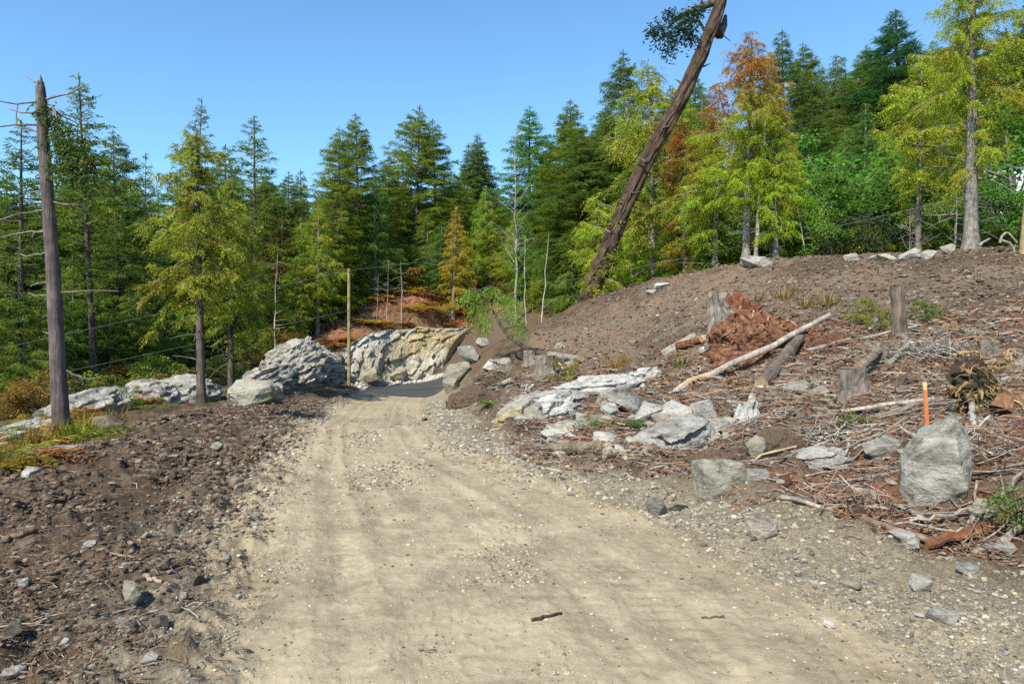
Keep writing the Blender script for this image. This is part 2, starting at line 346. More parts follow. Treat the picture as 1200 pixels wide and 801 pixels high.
def mat_leaf(name, second=None, lo=.42, hi=.58, vert=None, trans=.42):
    """object colour tints the leaves; 'tone' varies spray by spray; a second colour in patches or towards the top"""
    m, t, out = newmat(name); tcn = N(t, 'ShaderNodeTexCoord'); oi = N(t, 'ShaderNodeObjectInfo')
    at = N(t, 'ShaderNodeAttribute', attribute_name='col').outputs['Color']
    c = oi.outputs['Color']
    n = noise_n(t, tcn.outputs['Object'], .55, 3, .6)
    if second is not None:
        mm = t.nodes.new('ShaderNodeMix'); mm.data_type = 'RGBA'; f = n
        if vert is not None:
            sx = N(t, 'ShaderNodeSeparateXYZ'); t.links.new(tcn.outputs['Generated'], sx.inputs[0])
            mr = N(t, 'ShaderNodeMath', operation='MULTIPLY_ADD'); t.links.new(sx.outputs['Z'], mr.inputs[0]); mr.inputs[1].default_value = vert; mr.inputs[2].default_value = -vert * .55
            ad = N(t, 'ShaderNodeMath', operation='ADD'); t.links.new(n, ad.inputs[0]); t.links.new(mr.outputs[0], ad.inputs[1]); f = ad.outputs[0]
        r = ramp(t, f, [(lo, G3(0)), (hi, G3(1))]); t.links.new(r, mm.inputs[0])
        t.links.new(c, mm.inputs[6]); mm.inputs[7].default_value = (*second, 1); c = mm.outputs[2]
    c = mulc(t, c, at)
    d = N(t, 'ShaderNodeBsdfPrincipled'); d.inputs['Roughness'].default_value = .55; d.inputs['Specular IOR Level'].default_value = .25
    t.links.new(c, d.inputs['Base Color'])
    tr = N(t, 'ShaderNodeBsdfTranslucent'); t.links.new(mulc(t, c, (1.5, 1.45, .75)), tr.inputs['Color'])
    mx = N(t, 'ShaderNodeMixShader'); mx.inputs[0].default_value = trans
    t.links.new(d.outputs[0], mx.inputs[1]); t.links.new(tr.outputs[0], mx.inputs[2]); t.links.new(mx.outputs[0], out.inputs[0])
    return m
def mat_plain(name, c, rough=.6, nscale=20, var=.2):
    m, t, out = newmat(name); tc = N(t, 'ShaderNodeTexCoord').outputs['Object']; n = noise_n(t, tc, nscale, 4, .6)
    bsdf(t, out, mulc(t, ramp(t, n, [(.3, G3(1 - var)), (.7, G3(1 + var))]), c), rough, None, .3); return m

M = dict(
 earth=mat_ground(), road=mat_road(), asphalt=mat_asphalt(),
 rock=mat_rock('grey_rock', (.29, .27, .235), (.43, .405, .36), (.075, .07, .065), None, 1.0, .44),
 rock_tan=mat_rock('buff_rock', (.31, .285, .225), (.43, .395, .31), (.12, .11, .09), ((1.0, .74, .36), .56)),
 rock_green=mat_rock('lichen_grey_rock', (.29, .275, .235), (.41, .39, .34), (.06, .06, .055), None, 1.6, .47),
 rock_white=mat_rock('white_rock', (.38, .36, .32), (.53, .505, .455), (.08, .08, .08), None, 1.5, .40),
 rock_face=mat_rock('blasted_rock', (.72, .72, .72), (1, 1, 1), (.3, .3, .3), None, .7, .38, True),
 rock_dark=mat_rock('dark_rock', (.13, .105, .08), (.22, .185, .145), (.05, .045, .04)),
 bark=mat_bark('fir_bark', (.05, .04, .034), (.15, .122, .10)),
 bark_grey=mat_bark('grey_bark', (.11, .095, .085), (.27, .24, .21)),
 bark_purple=mat_bark('snag_bark', (.07, .055, .05), (.17, .135, .125), .1, 20),
 deadwood=mat_bark('weathered_wood', (.16, .14, .12), (.38, .35, .31), .1, 22, .5),
 cutwood=mat_bark('cut_wood', (.28, .20, .12), (.50, .38, .22), .5, 8, .3),
 rotten=mat_bark('rotten_red_wood', (.07, .032, .022), (.21, .095, .052), .3, 9, 1.0),
 pole=mat_bark('treated_pole_wood', (.22, .17, .07), (.33, .265, .115), .03, 20, .2),
 vcol=mat_vcol('mixed_debris'),
 leaf=mat_leaf('conifer_leaves'),
 leaf_or=mat_leaf('browning_leaves', (.36, .165, .04), .32, .74, .85),
 leaf_yel=mat_leaf('yellowing_leaves', (.33, .29, .035), .46, .64),
 leaf_pat=mat_leaf('patchy_leaves', (.26, .155, .03), .56, .68),
 paint=mat_plain('orange_paint', (.52, .16, .055), .85, 40), white=mat_plain('white_siding', (.8, .8, .78), .7, 5, .05),
 roofing=mat_plain('brown_roofing', (.16, .11, .09), .9), glass=mat_plain('window_glass', (.06, .08, .1), .1),
 cable=mat_plain('cable_sheath', (.22, .22, .21), .5), blue=mat_plain('pale_blue_plastic', (.35, .5, .62), .5, 6, .1), hill=mat_plain('haze_tinted_forest', (.035, .06, .075), .95, .02, .35),  # hill: blue of distant air mixed into the forest colour
)

# ------------------------------------------------------------------ mesh building
class MB:
    def __init__(s): s.V = []; s.F = {}; s.C = []; s.n = 0
    def add(s, V, F, c=(1, 1, 1), mi=0):
        V = np.asarray(V, float).reshape(-1, 3)
        for f in (F if isinstance(F, list) else [F]):
            f = np.asarray(f, int)
            if f.ndim == 1: f = f[None]
            s.F.setdefault((f.shape[1], mi), []).append(f + s.n)
        c = np.asarray(c, float)
        s.C.append(np.broadcast_to(c, (len(V), 3))); s.V.append(V); s.n += len(V)
    def mesh(s, name, mats, smooth=False):
        V = np.concatenate(s.V); C_ = np.concatenate(s.C)
        me = bpy.data.meshes.new(name); me.vertices.add(len(V)); me.vertices.foreach_set('co', V.ravel().astype(np.float32))
        lv, ls, mi, p = [], [], [], 0
        for (k, m_), fl in s.F.items():
            f = np.concatenate(fl); lv.append(f.ravel()); ls.append(p + np.arange(len(f)) * k); mi.append(np.full(len(f), m_)); p += f.size
        lv = np.concatenate(lv); ls = np.concatenate(ls); mi = np.concatenate(mi)
        me.loops.add(len(lv)); me.loops.foreach_set('vertex_index', lv.astype(np.int32))
        me.polygons.add(len(ls)); me.polygons.foreach_set('loop_start', ls.astype(np.int32))
        me.polygons.foreach_set('material_index', mi.astype(np.int32))
        me.polygons.foreach_set('use_smooth', np.full(len(ls), bool(smooth)))
        a = me.attributes.new('col', 'FLOAT_COLOR', 'POINT')
        a.data.foreach_set('color', np.concatenate([C_, np.ones((len(C_), 1))], 1).ravel().astype(np.float32))
        for m_ in (mats if isinstance(mats, (list, tuple)) else [mats]): me.materials.append(m_)
        me.update(calc_edges=True); me.validate()
        return me
def link(name, me, parent=None, loc=None, color=None):
    o = bpy.data.objects.new(name, me); COL.objects.link(o)
    if parent is not None: o.parent = parent
    if loc is not None: o.location = loc
    if color is not None: o.color = (*color, 1)
    return o
def empty(name, loc, rz=0):
    o = bpy.data.objects.new(name, None); COL.objects.link(o); o.location = loc; o.rotation_euler = (0, 0, rz); o.empty_display_size = .2; return o
def tag(o, label=None, cat=None, group=None, kind=None):
    if label: o['label'] = label
    if cat: o['category'] = cat
    if group: o['group'] = group
    if kind: o['kind'] = kind
    return o

def tube(mb, pts, rad, n=8, c=(1, 1, 1), mi=0, cap_mi=None, cap_c=None, flute=None):
    pts = np.asarray(pts, float); rad = np.broadcast_to(np.asarray(rad, float), (len(pts),)); m = len(pts)
    T = np.gradient(pts, axis=0); T /= np.linalg.norm(T, axis=1)[:, None] + 1e-9
    ref = np.array([0, 0, 1.0]) if abs(T[:, 2]).mean() < .8 else np.array([1.0, 0, 0])
    U = np.cross(T, ref); U /= np.linalg.norm(U, axis=1)[:, None] + 1e-9; B = np.cross(T, U)
    a = np.arange(n) / n * 2 * np.pi
    r = rad[:, None] * (np.ones((m, n)) if flute is None else flute)
    V = pts[:, None] + r[..., None] * (np.cos(a)[None, :, None] * U[:, None] + np.sin(a)[None, :, None] * B[:, None])
    idx = np.arange(m * n).reshape(m, n); q = np.stack([idx[:-1], np.roll(idx[:-1], -1, 1), np.roll(idx[1:], -1, 1), idx[1:]], -1).reshape(-1, 4)
    mb.add(V.reshape(-1, 3), q, c, mi)
    k = mi if cap_mi is None else cap_mi; cc = c if cap_c is None else cap_c
    cc = cc if np.ndim(cc) == 1 else (1, 1, 1)
    mb.add(V[-1], np.arange(n)[None], cc, k); mb.add(V[0], np.arange(n)[::-1][None], cc, k)

_ico = {}
def ico(sub):
    if sub not in _ico:
        bm = bmesh.new(); bmesh.ops.create_icosphere(bm, subdivisions=sub, radius=1)
        _ico[sub] = (np.array([v.co[:] for v in bm.verts]), np.array([[v.index for v in f.verts] for f in bm.faces])); bm.free()
    return _ico[sub]
def rock_v(dims, seed, sub=4, planes=9, cut=(.5, .85), rough=.04, boxy=0):
    r = np.random.default_rng(seed); V, F = ico(sub); V = V.copy()
    if boxy: V /= ((np.abs(V) ** boxy).sum(1) ** (1 / boxy))[:, None]; V = rotx(rotz(V, r.normal(0, .2)), r.normal(0, .15))
    for k in range(planes):
        nrm = r.normal(size=3); nrm /= np.linalg.norm(nrm); off = r.uniform(*cut)
        e = np.maximum(V @ nrm - off, 0); V -= e[:, None] * nrm
    V += (fbm3(V * 2.2 + seed * 3.1, 3, seed) * rough)[:, None] * V
    if sub >= 4: V += (fbm3(V * 7 + seed, 2, seed + 5) * rough * .5)[:, None] * V
    V /= np.abs(V).max(0); V *= np.asarray(dims, float) / 2
    return V, F
def hull_v(dims, seed, n=15, p=3.5, rough=.035, pts=None, fine=2):
    """angular broken rock: hull of scattered points, faces cut fine and roughened"""
    r = np.random.default_rng(seed)
    if pts is None:
        pts = r.normal(size=(n, 3)); pts /= ((np.abs(pts) ** p).sum(1) ** (1 / p))[:, None]; pts *= r.uniform(.72, 1.0, (n, 1))
    bm = bmesh.new()
    for q in pts: bm.verts.new(q)
    g = bmesh.ops.convex_hull(bm, input=bm.verts[:]); bmesh.ops.delete(bm, geom=[v for v in bm.verts if not v.link_faces], context='VERTS')
    bmesh.ops.subdivide_edges(bm, edges=bm.edges[:], cuts=2, use_grid_fill=True)
    for k in range(fine - 1): bmesh.ops.subdivide_edges(bm, edges=bm.edges[:], cuts=2, use_grid_fill=True)
    bmesh.ops.smooth_vert(bm, verts=bm.verts[:], factor=.5, use_axis_x=True, use_axis_y=True, use_axis_z=True)
    bmesh.ops.triangulate(bm, faces=bm.faces[:]); bm.verts.index_update()
    V = np.array([v.co[:] for v in bm.verts]); F = np.array([[v.index for v in f.verts] for f in bm.faces]); bm.free()
    V = V - (V.max(0) + V.min(0)) / 2; V /= np.abs(V).max(0)
    step = fbm3(V * 2.3 + seed * 1.7, 3, seed); V = V * (1 + rough * step + rough * 1.2 * np.round(fbm3(V * np.array([1.5, 1.5, 3.2]) + seed, 2, seed + 9) * 4) / 4 + rough * .35 * fbm3(V * 9 + seed, 2, seed + 4))[:, None]
    V = V - (V.max(0) + V.min(0)) / 2; V /= np.abs(V).max(0)
    return V * np.asarray(dims, float) / 2, F
def crag_v(dims, seed, sub=5, cells=60, amp=.16, aniso=(1, 1, 2.0)):
    """blocky bedrock: every cell of the surface has its own offset and tilt"""
    r = np.random.default_rng(seed); V, F = ico(sub); V = V.copy()
    S = r.normal(size=(cells, 3)); S /= np.linalg.norm(S, axis=1)[:, None]
    an = np.array(aniso); w = fbm3(V * 3 + seed, 3, seed)[:, None] * .12
    dist = (((V + w)[:, None] - S[None]) * an[None, None]) ** 2
    k = np.argmin(dist.sum(-1), 1); off = r.uniform(-1, 1, cells)[k]; tl = r.normal(size=(cells, 3))[k]
    dd = amp * off + amp * 1.6 * ((V - S[k]) * tl).sum(1) + fbm3(V * 6 + seed, 3, seed + 3) * .05
    V = V * (1 + dd)[:, None]
    V *= np.asarray(dims, float) / 2
    return V, F
def rotz(V, a):
    c, s = math.cos(a), math.sin(a); return V @ np.array([[c, s, 0], [-s, c, 0], [0, 0, 1]])
def rotx(V, a):
    c, s = math.cos(a), math.sin(a); return V @ np.array([[1, 0, 0], [0, c, s], [0, -s, c]])
def roty(V, a):
    c, s = math.cos(a), math.sin(a); return V @ np.array([[c, 0, -s], [0, 1, 0], [s, 0, c]])

# ------------------------------------------------------------------ ground
def build_ground():
    half = math.radians(47)
    az = np.concatenate([np.linspace(-half, half, 1050)])
    co_ = np.linspace(half, 2 * math.pi - half, 90)[1:-1]; az = np.concatenate([az, co_]); na = len(az)
    r = [0.4]
    while r[-1] < 1500:
        x = r[-1]; k = .10 if x < 2 else .006 if x < 12 else .0075 if x < 40 else .010 if x < 75 else .06
        r.append(x * (1 + k))
    r = np.array(r); nr = len(r)
    X = r[:, None] * np.sin(az)[None]; Y = r[:, None] * np.cos(az)[None]
    x, y = X.ravel(), Y.ravel(); m = masks(x, y); z = base(x, y)
    near = np.hypot(x, y) < 120
    z = z + disp(x, y, m) * near
    # ---- colours of the materials themselves
    n1, n2 = m['n1'], m['n2']; n3 = fbm2(x * 1.7, y * 1.7, 4, 101); n4 = fbm2(x * 7, y * 7, 3, 103); n5 = fbm2(x * .35, y * .35, 3, 105)
    L = lambda a, b, t: np.asarray(a)[None] * (1 - t)[:, None] + np.asarray(b)[None] * t[:, None]
    nn = lambda v, lo=-.35, hi=.35: sstep(lo, hi, v)
    col = L((.075, .055, .038), (.13, .09, .05), nn(n3))                                             # forest floor
    def over(c, mask):
        nonlocal col; col = col * (1 - mask)[:, None] + c * mask[:, None]
    over(L((.27, .105, .052), (.19, .125, .068), nn(n3)), m['fern'] * nn(n1 + .15))
    over(L((.185, .13, .09), (.10, .070, .048), nn(n5 + n3 * .7)), m['hill'])
    over(L((.185, .155, .125), (.17, .125, .085), nn(n4)), m['hill'] * nn(n3, .15, .5) * .8)
    d_ = L((.125, .085, .06), (.165, .13, .10), nn(n3)); d_ = d_ * (1 - nn(n4, -.15, .3))[:, None] + L((.17, .082, .048), (.09, .062, .047), nn(n1)) * nn(n4, -.15, .3)[:, None]
    over(d_, m['deb'])
    over(L((.14, .065, .04), (.20, .10, .058), nn(n4)), m['red'])
    over(L((.365, .30, .20), (.285, .24, .17), nn(n3)), m['grav'] * .92)
    over(L((.122, .082, .053), (.082, .055, .037), nn(n3)), m['bank'])
    over(L((.17, .135, .10), (.115, .085, .064), nn(n3)), m['bank'] * nn(n4 + n1 * .5, .22, .5) * .8)
    a, b = m['a'], m['b']
    over(L((.28, .235, .17), (.20, .165, .12), nn(n4)), m['gravl'] * nn(n2 + .2) * .9)
    over(L((.36, .29, .165), (.38, .35, .28), nn(n3)), m['cut'])
    over(L((.115, .08, .056), (.13, .092, .066), nn(n5)), m['emb'])
    rd = L((.405, .33, .215), (.365, .295, .19), nn(n3)); rd = rd * (1 - .55 * nn(n5 + n4 * .4, .1, .4))[:, None] + (.55 * nn(n5 + n4 * .4, .1, .4))[:, None] * np.array((.295, .24, .155))
    t = m['t']; lat = t * 3.3; wob = fbm2(y * .25, y * 0 + 3.3, 2, 81) * .10
    tr = sum(np.exp(-((lat + wob - c) / w_) ** 2) for c, w_ in ((.72, .13), (2.38, .14), (1.05, .08), (1.45, .10), (2.0, .09), (2.85, .12))) * nn(fbm2(x * .9, y * .5, 3, 111), -.3, .25)
    rd = rd * (1 - .15 * np.clip(tr, 0, 1) - .10 * sstep(.05, .5, fbm2(x * 5, y * 5, 4, 117)) - .08 * sstep(.1, .5, fbm2(lat * 9, y * .45, 3, 119)) + .10 * sstep(.1, .5, fbm2(lat * 6 + 9, y * .5, 3, 121)))[:, None]
    pal = nn(fbm2(x * 2.2, y * 1.1, 3, 113), .18, .4) * .40; rd = rd * (1 - pal)[:, None] + pal[:, None] * np.array((.40, .33, .215))
    edge = np.clip(1 - np.minimum(a, b) / .5, 0, 1) * .5 * nn(n3); rd = rd * (1 - edge)[:, None] + edge[:, None] * np.array((.37, .27, .15))
    over(rd, m['road'])
    over(L((.47, .46, .42), (.58, .57, .54), nn(n3)), m['pale'])
    idx = np.arange(nr * na).reshape(nr, na)
    q = np.stack([idx[:-1], np.roll(idx[:-1], -1, 1), np.roll(idx[1:], -1, 1), idx[1:]], -1).reshape(-1, 4)[:, ::-1]
    cls = np.zeros(len(x), int); cls[(m['hill'] > .5)] = 1; cls[(m['road'] > .5)] = 2; cls[m['asph'] > .5] = 3
    fc = cls[q].max(1)
    V = np.stack([x, y, z], 1)
    for k, (nm, mt) in enumerate((('ground', M['earth']), ('dirt_hill', M['earth']), ('dirt_road', M['road']), ('asphalt_road', M['asphalt']))):
        f = q[fc == k]; u, inv = np.unique(f, return_inverse=True)
        mb = MB(); mb.add(V[u], inv.reshape(-1, 4), col[u])
        if k == 0: mb.add(np.vstack([V[:na], [[0, 0, V[:na, 2].mean()]]]), np.stack([np.arange(na), np.roll(np.arange(na), -1), np.full(na, na)], 1)[:, ::-1], col[:1])
        tag(link(nm, mb.mesh(nm, mt, True)), kind='structure')
build_ground()

# a far wooded ridge, seen between the left-hand trunks
def far_ridge():
    xs = np.linspace(-1500, 200, 90); rows = np.linspace(0, 1, 14); V = []
    for t in rows:
        top = np.interp(xs, [-1500, -900, -600, -300, 200], [300, 235, 190, 60, 0]) + 25 * fbm2(xs * .02, xs * 0 + 2, 3, 3)
        V.append(np.stack([xs, 900 + 260 * t + 0 * xs, -60 + (top + 60) * np.sin(t * math.pi / 2)], 1))
    V = np.array(V); V[..., 2] += fbm2(V[..., 0].ravel() * .05, V[..., 1].ravel() * .05, 3, 8).reshape(V.shape[:2]) * 8
    i = np.arange(V.shape[0] * V.shape[1]).reshape(V.shape[:2]); q = np.stack([i[:-1, :-1], i[:-1, 1:], i[1:, 1:], i[1:, :-1]], -1).reshape(-1, 4)
    mb = MB(); mb.add(V.reshape(-1, 3), q); tag(link('hills', mb.mesh('hills', M['hill'], True)), kind='structure')
far_ridge()
# ------------------------------------------------------------------ foliage
class Leaves:
    """collects kite-shaped blades, each 4 corners"""
    def __init__(s): s.b = []; s.d = []; s.w = []; s.n = []; s.t = []
    def add(s, b, d, w, n, t):
        b = np.atleast_2d(b); s.b.append(b); s.d.append(np.broadcast_to(d, b.shape)); s.n.append(np.broadcast_to(n, b.shape))
        s.w.append(np.broadcast_to(w, (len(b),))); s.t.append(np.broadcast_to(t, (len(b), 3)) if np.ndim(t) else np.full((len(b), 3), t))
    def mesh(s, name, mat):
        b = np.concatenate(s.b); d = np.concatenate(s.d); n = np.concatenate(s.n); w = np.concatenate(s.w); t = np.concatenate(s.t)
        side = np.cross(d, n); side /= np.linalg.norm(side, axis=1)[:, None] + 1e-9
        nn_ = np.cross(side, d); nn_ /= np.linalg.norm(nn_, axis=1)[:, None] + 1e-9
        L = np.linalg.norm(d, axis=1)
        mid = b + d * .45 + nn_ * (L * .07)[:, None]
        V = np.stack([b, mid + side * w[:, None] * .5, b + d, mid - side * w[:, None] * .5], 1).reshape(-1, 3)
        mb = MB(); mb.add(V, np.arange(len(V)).reshape(-1, 4), np.repeat(t, 4, 0))
        return mb.mesh(name, mat, False)

def unit(v): return v / (np.linalg.norm(v, axis=-1, keepdims=True) + 1e-9)

def conifer(seed, H=20.0, R=2.6, bare=.12, droop=.25, kind='fir', dens=1.0, tw=.5, bl=.20, bw=.085, gap=.0, r0=None, top_pow=.8, spread=1.0, lean=0):
    """kind fir: flat tiers of stiff sprays; kind cedar: arching limbs hung with limp sprays"""
    r = np.random.default_rng(seed); wood = MB(); lv = Leaves()
    r0 = r0 or H * .0125
    zs = np.linspace(0, H, 14); wx = np.cumsum(r.normal(0, .012 * H / 14, 14)) ; wy = np.cumsum(r.normal(0, .012 * H / 14, 14))
    wx -= wx[0]; wy -= wy[0]; wx = wx + lean * zs
    rad = r0 * (1 - zs / H) ** .8 + .015; rad[0] *= 1.5
    tube(wood, np.stack([wx, wy, zs], 1), rad, 8)
    cx = lambda z: np.array([np.interp(z, zs, wx), np.interp(z, zs, wy), z])
    z = H * bare * .45; phase = r.uniform(0, 6.28)
    skew = r.uniform(0, 6.28); sk = r.uniform(.0, .25)
    while z < H * .985:
        t = z / H
        live = t > bare * r.uniform(.7, 1.3)
        prof = min(1.0, (1 - t) * 2.1 * (1.1 - .5 * (top_pow - .7))) ** .95 if kind == 'fir' else min(1.0, ((1 - t) / (1 - bare)) ** top_pow * 1.12); prof = prof * (min(1, .45 + 1.8 * max(t - bare, 0)) if t > bare else .6)
        nb = r.integers(2, 5) if kind == 'fir' else r.integers(2, 5)
        if not live: nb = r.integers(1, 3)
        for k in range(nb):
            if r.random() < gap: continue
            phase += 2.4 + r.normal(0, .35)
            L = R * prof * (r.uniform(.55, 1.15) if kind == 'fir' else r.uniform(.3, 1.25)) * (1 + sk * math.cos(phase - skew)) + .10
            if r.random() < .06 and t < .8: L *= 1.3
            el = (.55 * t - .05 + r.normal(0, .15) if kind == 'fir' else .25 + .35 * t + r.normal(0, .26)); dr_ = droop * (r.uniform(.6, 1.4) if kind == 'fir' else r.uniform(.25, 1.7))
            o = cx(z + r.uniform(-.2, .2)); hd = np.array([math.cos(phase), math.sin(phase), 0])
            m = 5; s = np.linspace(0, 1, m)
            dz = L * (math.sin(el) * s - dr_ * s * s * (1.2 if kind == 'cedar' else .8) + (.10 * s ** 3 if kind == 'fir' else .14 * s ** 4))
            pts = o + hd * (L * math.cos(el) * s)[:, None] + np.stack([0 * s, 0 * s, dz], 1)
            if live or r.random() < .75:
                tube(wood, pts if live else pts[:4], np.linspace(.012 + .011 * L, .005, m)[:m if live else 4], 4)
            if not live: continue
            nt_ = max(4, int(L / (.155 if kind == 'fir' else .13) * dens))
            u = np.sort(r.uniform(.12, 1.0, nt_)) ** .8
            bp = np.stack([np.interp(u, s, pts[:, i]) for i in range(3)], 1)
            sd = np.where(np.arange(nt_) % 2, 1, -1); perp = np.array([-hd[1], hd[0], 0])
            tl = tw * (.35 + .95 * np.sin(np.clip(u, 0, 1) * 2.5)) * r.uniform(.6, 1.25, nt_) * min(1.2, .45 + L / 2.4)
            if kind == 'fir':
                dirn = hd * r.uniform(.5, 1.0, (nt_, 1)) + perp * (sd * r.uniform(.5, 1.1, nt_))[:, None] + np.array([0, 0, 1]) * r.normal(-.10, .22, (nt_, 1))
            else:
                dirn = hd * r.uniform(.1, .9, (nt_, 1)) + perp * (sd * r.uniform(.2, .9, nt_))[:, None] + np.array([0, 0, -1]) * r.uniform(.15, 1.1, (nt_, 1))
            dirn = unit(dirn); nbld = 7 if kind == 'fir' else 9
            tone = np.clip(r.normal(1.0, .16, (nt_, 1)), .6, 1.5) * np.array([[1, 1, 1]]) * (1 + np.stack([r.normal(0, .10, nt_), r.normal(0, .04, nt_), r.normal(0, .12, nt_)], 1))
            nrm0 = unit(np.array([0, 0, 1.0]) + r.normal(0, .55 if kind == 'fir' else .9, (nt_, 3)))
            for j in range(nbld):
                f = (j + .6) / nbld; sg = 1 if j % 2 else -1
                sdir_ = unit(np.cross(dirn, nrm0))
                bd = unit(dirn * .8 + sdir_ * sg * (.75 if j < nbld - 1 else .05) + r.normal(0, .2, (nt_, 3)) + np.array([0, 0, -.22 if kind == 'cedar' else 0.02]))
                bb = bp + dirn * (tl * f * .9)[:, None] + np.array([0, 0, -1]) * ((tl * f) ** 2 * (.5 if kind == 'cedar' else .15))[:, None]
                ln = bl * (1.15 - .55 * f) * r.uniform(.7, 1.3, nt_) * (.5 + .5 * min(1, L / 1.2))
                lv.add(bb, bd * ln[:, None], bw * r.uniform(.7, 1.3, nt_) * (ln / bl), nrm0 + r.normal(0, .35, (nt_, 3)), tone)
        z += H * (.0125 if kind == 'fir' else .0140) * r.uniform(.7, 1.3) * (1.0 if t < .75 else .8) / max(.7, spread)
    # leader
    tp = cx(H * .99); k = 14; a = r.uniform(0, 6.28, k)
    lv.add(tp - np.array([0, 0, 1]) * r.uniform(0, .7, (k, 1)), np.stack([np.cos(a) * .5, np.sin(a) * .5, r.uniform(.4, 1.2, k)], 1) * bl, bw, r.normal(size=(k, 3)), 1.0)
    return wood, lv

def broadleaf(seed, H=6.0, R=2.2, n=2600, leaf=.16, trunk=.06, lobes=26, low=.1):
    r = np.random.default_rng(seed); wood = MB(); lv = Leaves()
    tips = []
    for k in range(lobes):
        a = r.uniform(0, 6.28); h = r.uniform(low, 1.0); rr = R * math.sqrt(max(.03, 1 - (h * 1.15 - .35) ** 2 * 1.4)) * r.uniform(.45, 1.0)
        tip = np.array([math.cos(a) * rr, math.sin(a) * rr, H * h]); tips.append(tip)
        s = np.linspace(0, 1, 5)[:, None]; st = np.array([0, 0, H * h * .35])
        tube(wood, st + (tip - st) * s + np.array([0, 0, 1]) * (np.sin(s * 3.14) * .12 * H * .3) + r.normal(0, .05, (5, 3)) * s, np.linspace(trunk * .5, .008, 5), 5)
    tube(wood, np.array([[0, 0, 0], [.03, 0, H * .2], [0, .04, H * .4], [.05, 0, H * .7]]), [trunk, trunk * .9, trunk * .7, trunk * .3], 7)
    tips = np.array(tips); per = n // lobes
    for tp in tips:
        q = r.normal(size=(per, 3)); q = unit(q) * (r.random((per, 1)) ** .45) * np.array([.62, .62, .42]) * R * r.uniform(.35, .6)
        out = unit(q * np.array([1, 1, .6]) + tp * np.array([.3, .3, 0]) + np.array([0, 0, -.25]))
        d = unit(out + r.normal(0, .5, (per, 3))) * (leaf * r.uniform(.6, 1.3, (per, 1)))
        tone = np.clip(r.normal(1, .18, (per, 1)), .6, 1.5) * (1 + np.stack([r.normal(0, .12, per), r.normal(0, .05, per), r.normal(0, .1, per)], 1))
        lv.add(tp + q, d, leaf * r.uniform(.45, .75, per), unit(np.array([0, 0, 1.0]) + r.normal(0, .6, (per, 3))), tone)
    return wood, lv

def fern(seed, L=.6, n=11, leaf=.075, up=.9):
    r = np.random.default_rng(seed); lv = Leaves(); wood = MB()
    for k in range(n):
        a = r.uniform(0, 6.28); m = 7; s = np.linspace(0, 1, m); l = L * r.uniform(.6, 1.2); e = up * r.uniform(.6, 1.3)
        pts = np.stack([np.cos(a) * l * s, np.sin(a) * l * s, l * (e * s - (e + .25) * .75 * s * s)], 1)
        tube(wood, pts, np.linspace(.007, .003, m), 4)
        j = 15; u = np.linspace(.15, 1, j); bp = np.stack([np.interp(u, s, pts[:, i]) for i in range(3)], 1)
        perp = np.array([-math.sin(a), math.cos(a), 0]); hd = np.array([math.cos(a), math.sin(a), -.1])
        for sg in (-1, 1):
            d = unit(perp * sg + hd * .5 + r.normal(0, .2, (j, 3))) * (leaf * 1.6 * np.sin(.25 + u * 2.6) * l / L * 1.6)[:, None]
            lv.add(bp, d, leaf * .55, np.array([0, 0, 1.0]) + r.normal(0, .4, (j, 3)), np.clip(r.normal(1, .2, (j, 1)), .6, 1.5) * np.ones((1, 3)))
    return wood, lv

def tuft(seed, h=.35, n=60, w=.018):
    r = np.random.default_rng(seed); lv = Leaves(); a = r.uniform(0, 6.28, n); q = r.normal(0, .08, (n, 3)); q[:, 2] = 0
    d = np.stack([np.cos(a) * .55, np.sin(a) * .55, r.uniform(.4, 1.2, n)], 1) * (h * r.uniform(.5, 1.2, (n, 1)))
    lv.add(q, d, w, np.stack([np.cos(a), np.sin(a), 0 * a + .3], 1), np.clip(r.normal(1, .25, (n, 1)), .5, 1.6) * np.ones((1, 3)))
    return None, lv

PROTO = {}
def proto(key, maker, H, leafmat, bark, smooth=False):
    wood, lv = maker
    PROTO[key] = (wood.mesh(key + '_trunk', M[bark], True) if wood else None, lv.mesh(key + '_crown', M[leafmat]), H)

for i, (h, R, g, tp) in enumerate([(20, 4.3, .06, .70), (20, 4.0, .04, .78), (20, 3.7, .08, .68), (20, 4.7, .10, .72), (20, 3.3, .05, .85)]):
    proto(f'fir{i}', conifer(10 + i, h, R, .10 + .02 * i, .34, 'fir', 1.9, .62, .25, .085, g, top_pow=tp), h, 'leaf', 'bark')
for i, (R, g) in enumerate([(3.2, .34), (2.9, .42), (3.4, .38)]):       # open-crowned, gappy
    proto(f'openfir{i}', conifer(30 + i, 16, R, .30, .22, 'fir', 1.25, .50, .20, .08, g, r0=.19, top_pow=.7), 16, 'leaf', 'bark')
for i, (R, g) in enumerate([(2.3, .05), (2.7, .12), (2.0, .08), (2.9, .2)]):
    for sfx, mt in (('', 'leaf'), ('y', 'leaf_yel'), ('o', 'leaf_or'), ('p', 'leaf_pat')):
        if sfx == '': mk_ = conifer(50 + i, 12, R, .14, .42, 'cedar', 1.8, .50, .15, .055, g, r0=.15, top_pow=.75)
        key = f'cedar{i}{sfx}'; w_, l_ = mk_
        if sfx == '': proto(key, mk_, 12, mt, 'bark_grey')
        else:
            me = PROTO[f'cedar{i}'][1].copy(); me.materials.clear(); me.materials.append(M[mt]); PROTO[key] = (PROTO[f'cedar{i}'][0], me, 12)
proto('nearcedar0p', conifer(71, 8.6, 1.75, .34, .55, 'cedar', 2.4, .36, .12, .045, .12, r0=.115, top_pow=.6), 8.6, 'leaf_pat', 'bark')
proto('nearcedar1p', conifer(72, 8.0, 1.9, .28, .55, 'cedar', 2.4, .36, .12, .045, .10, r0=.10, top_pow=.7), 8.0, 'leaf_pat', 'bark')
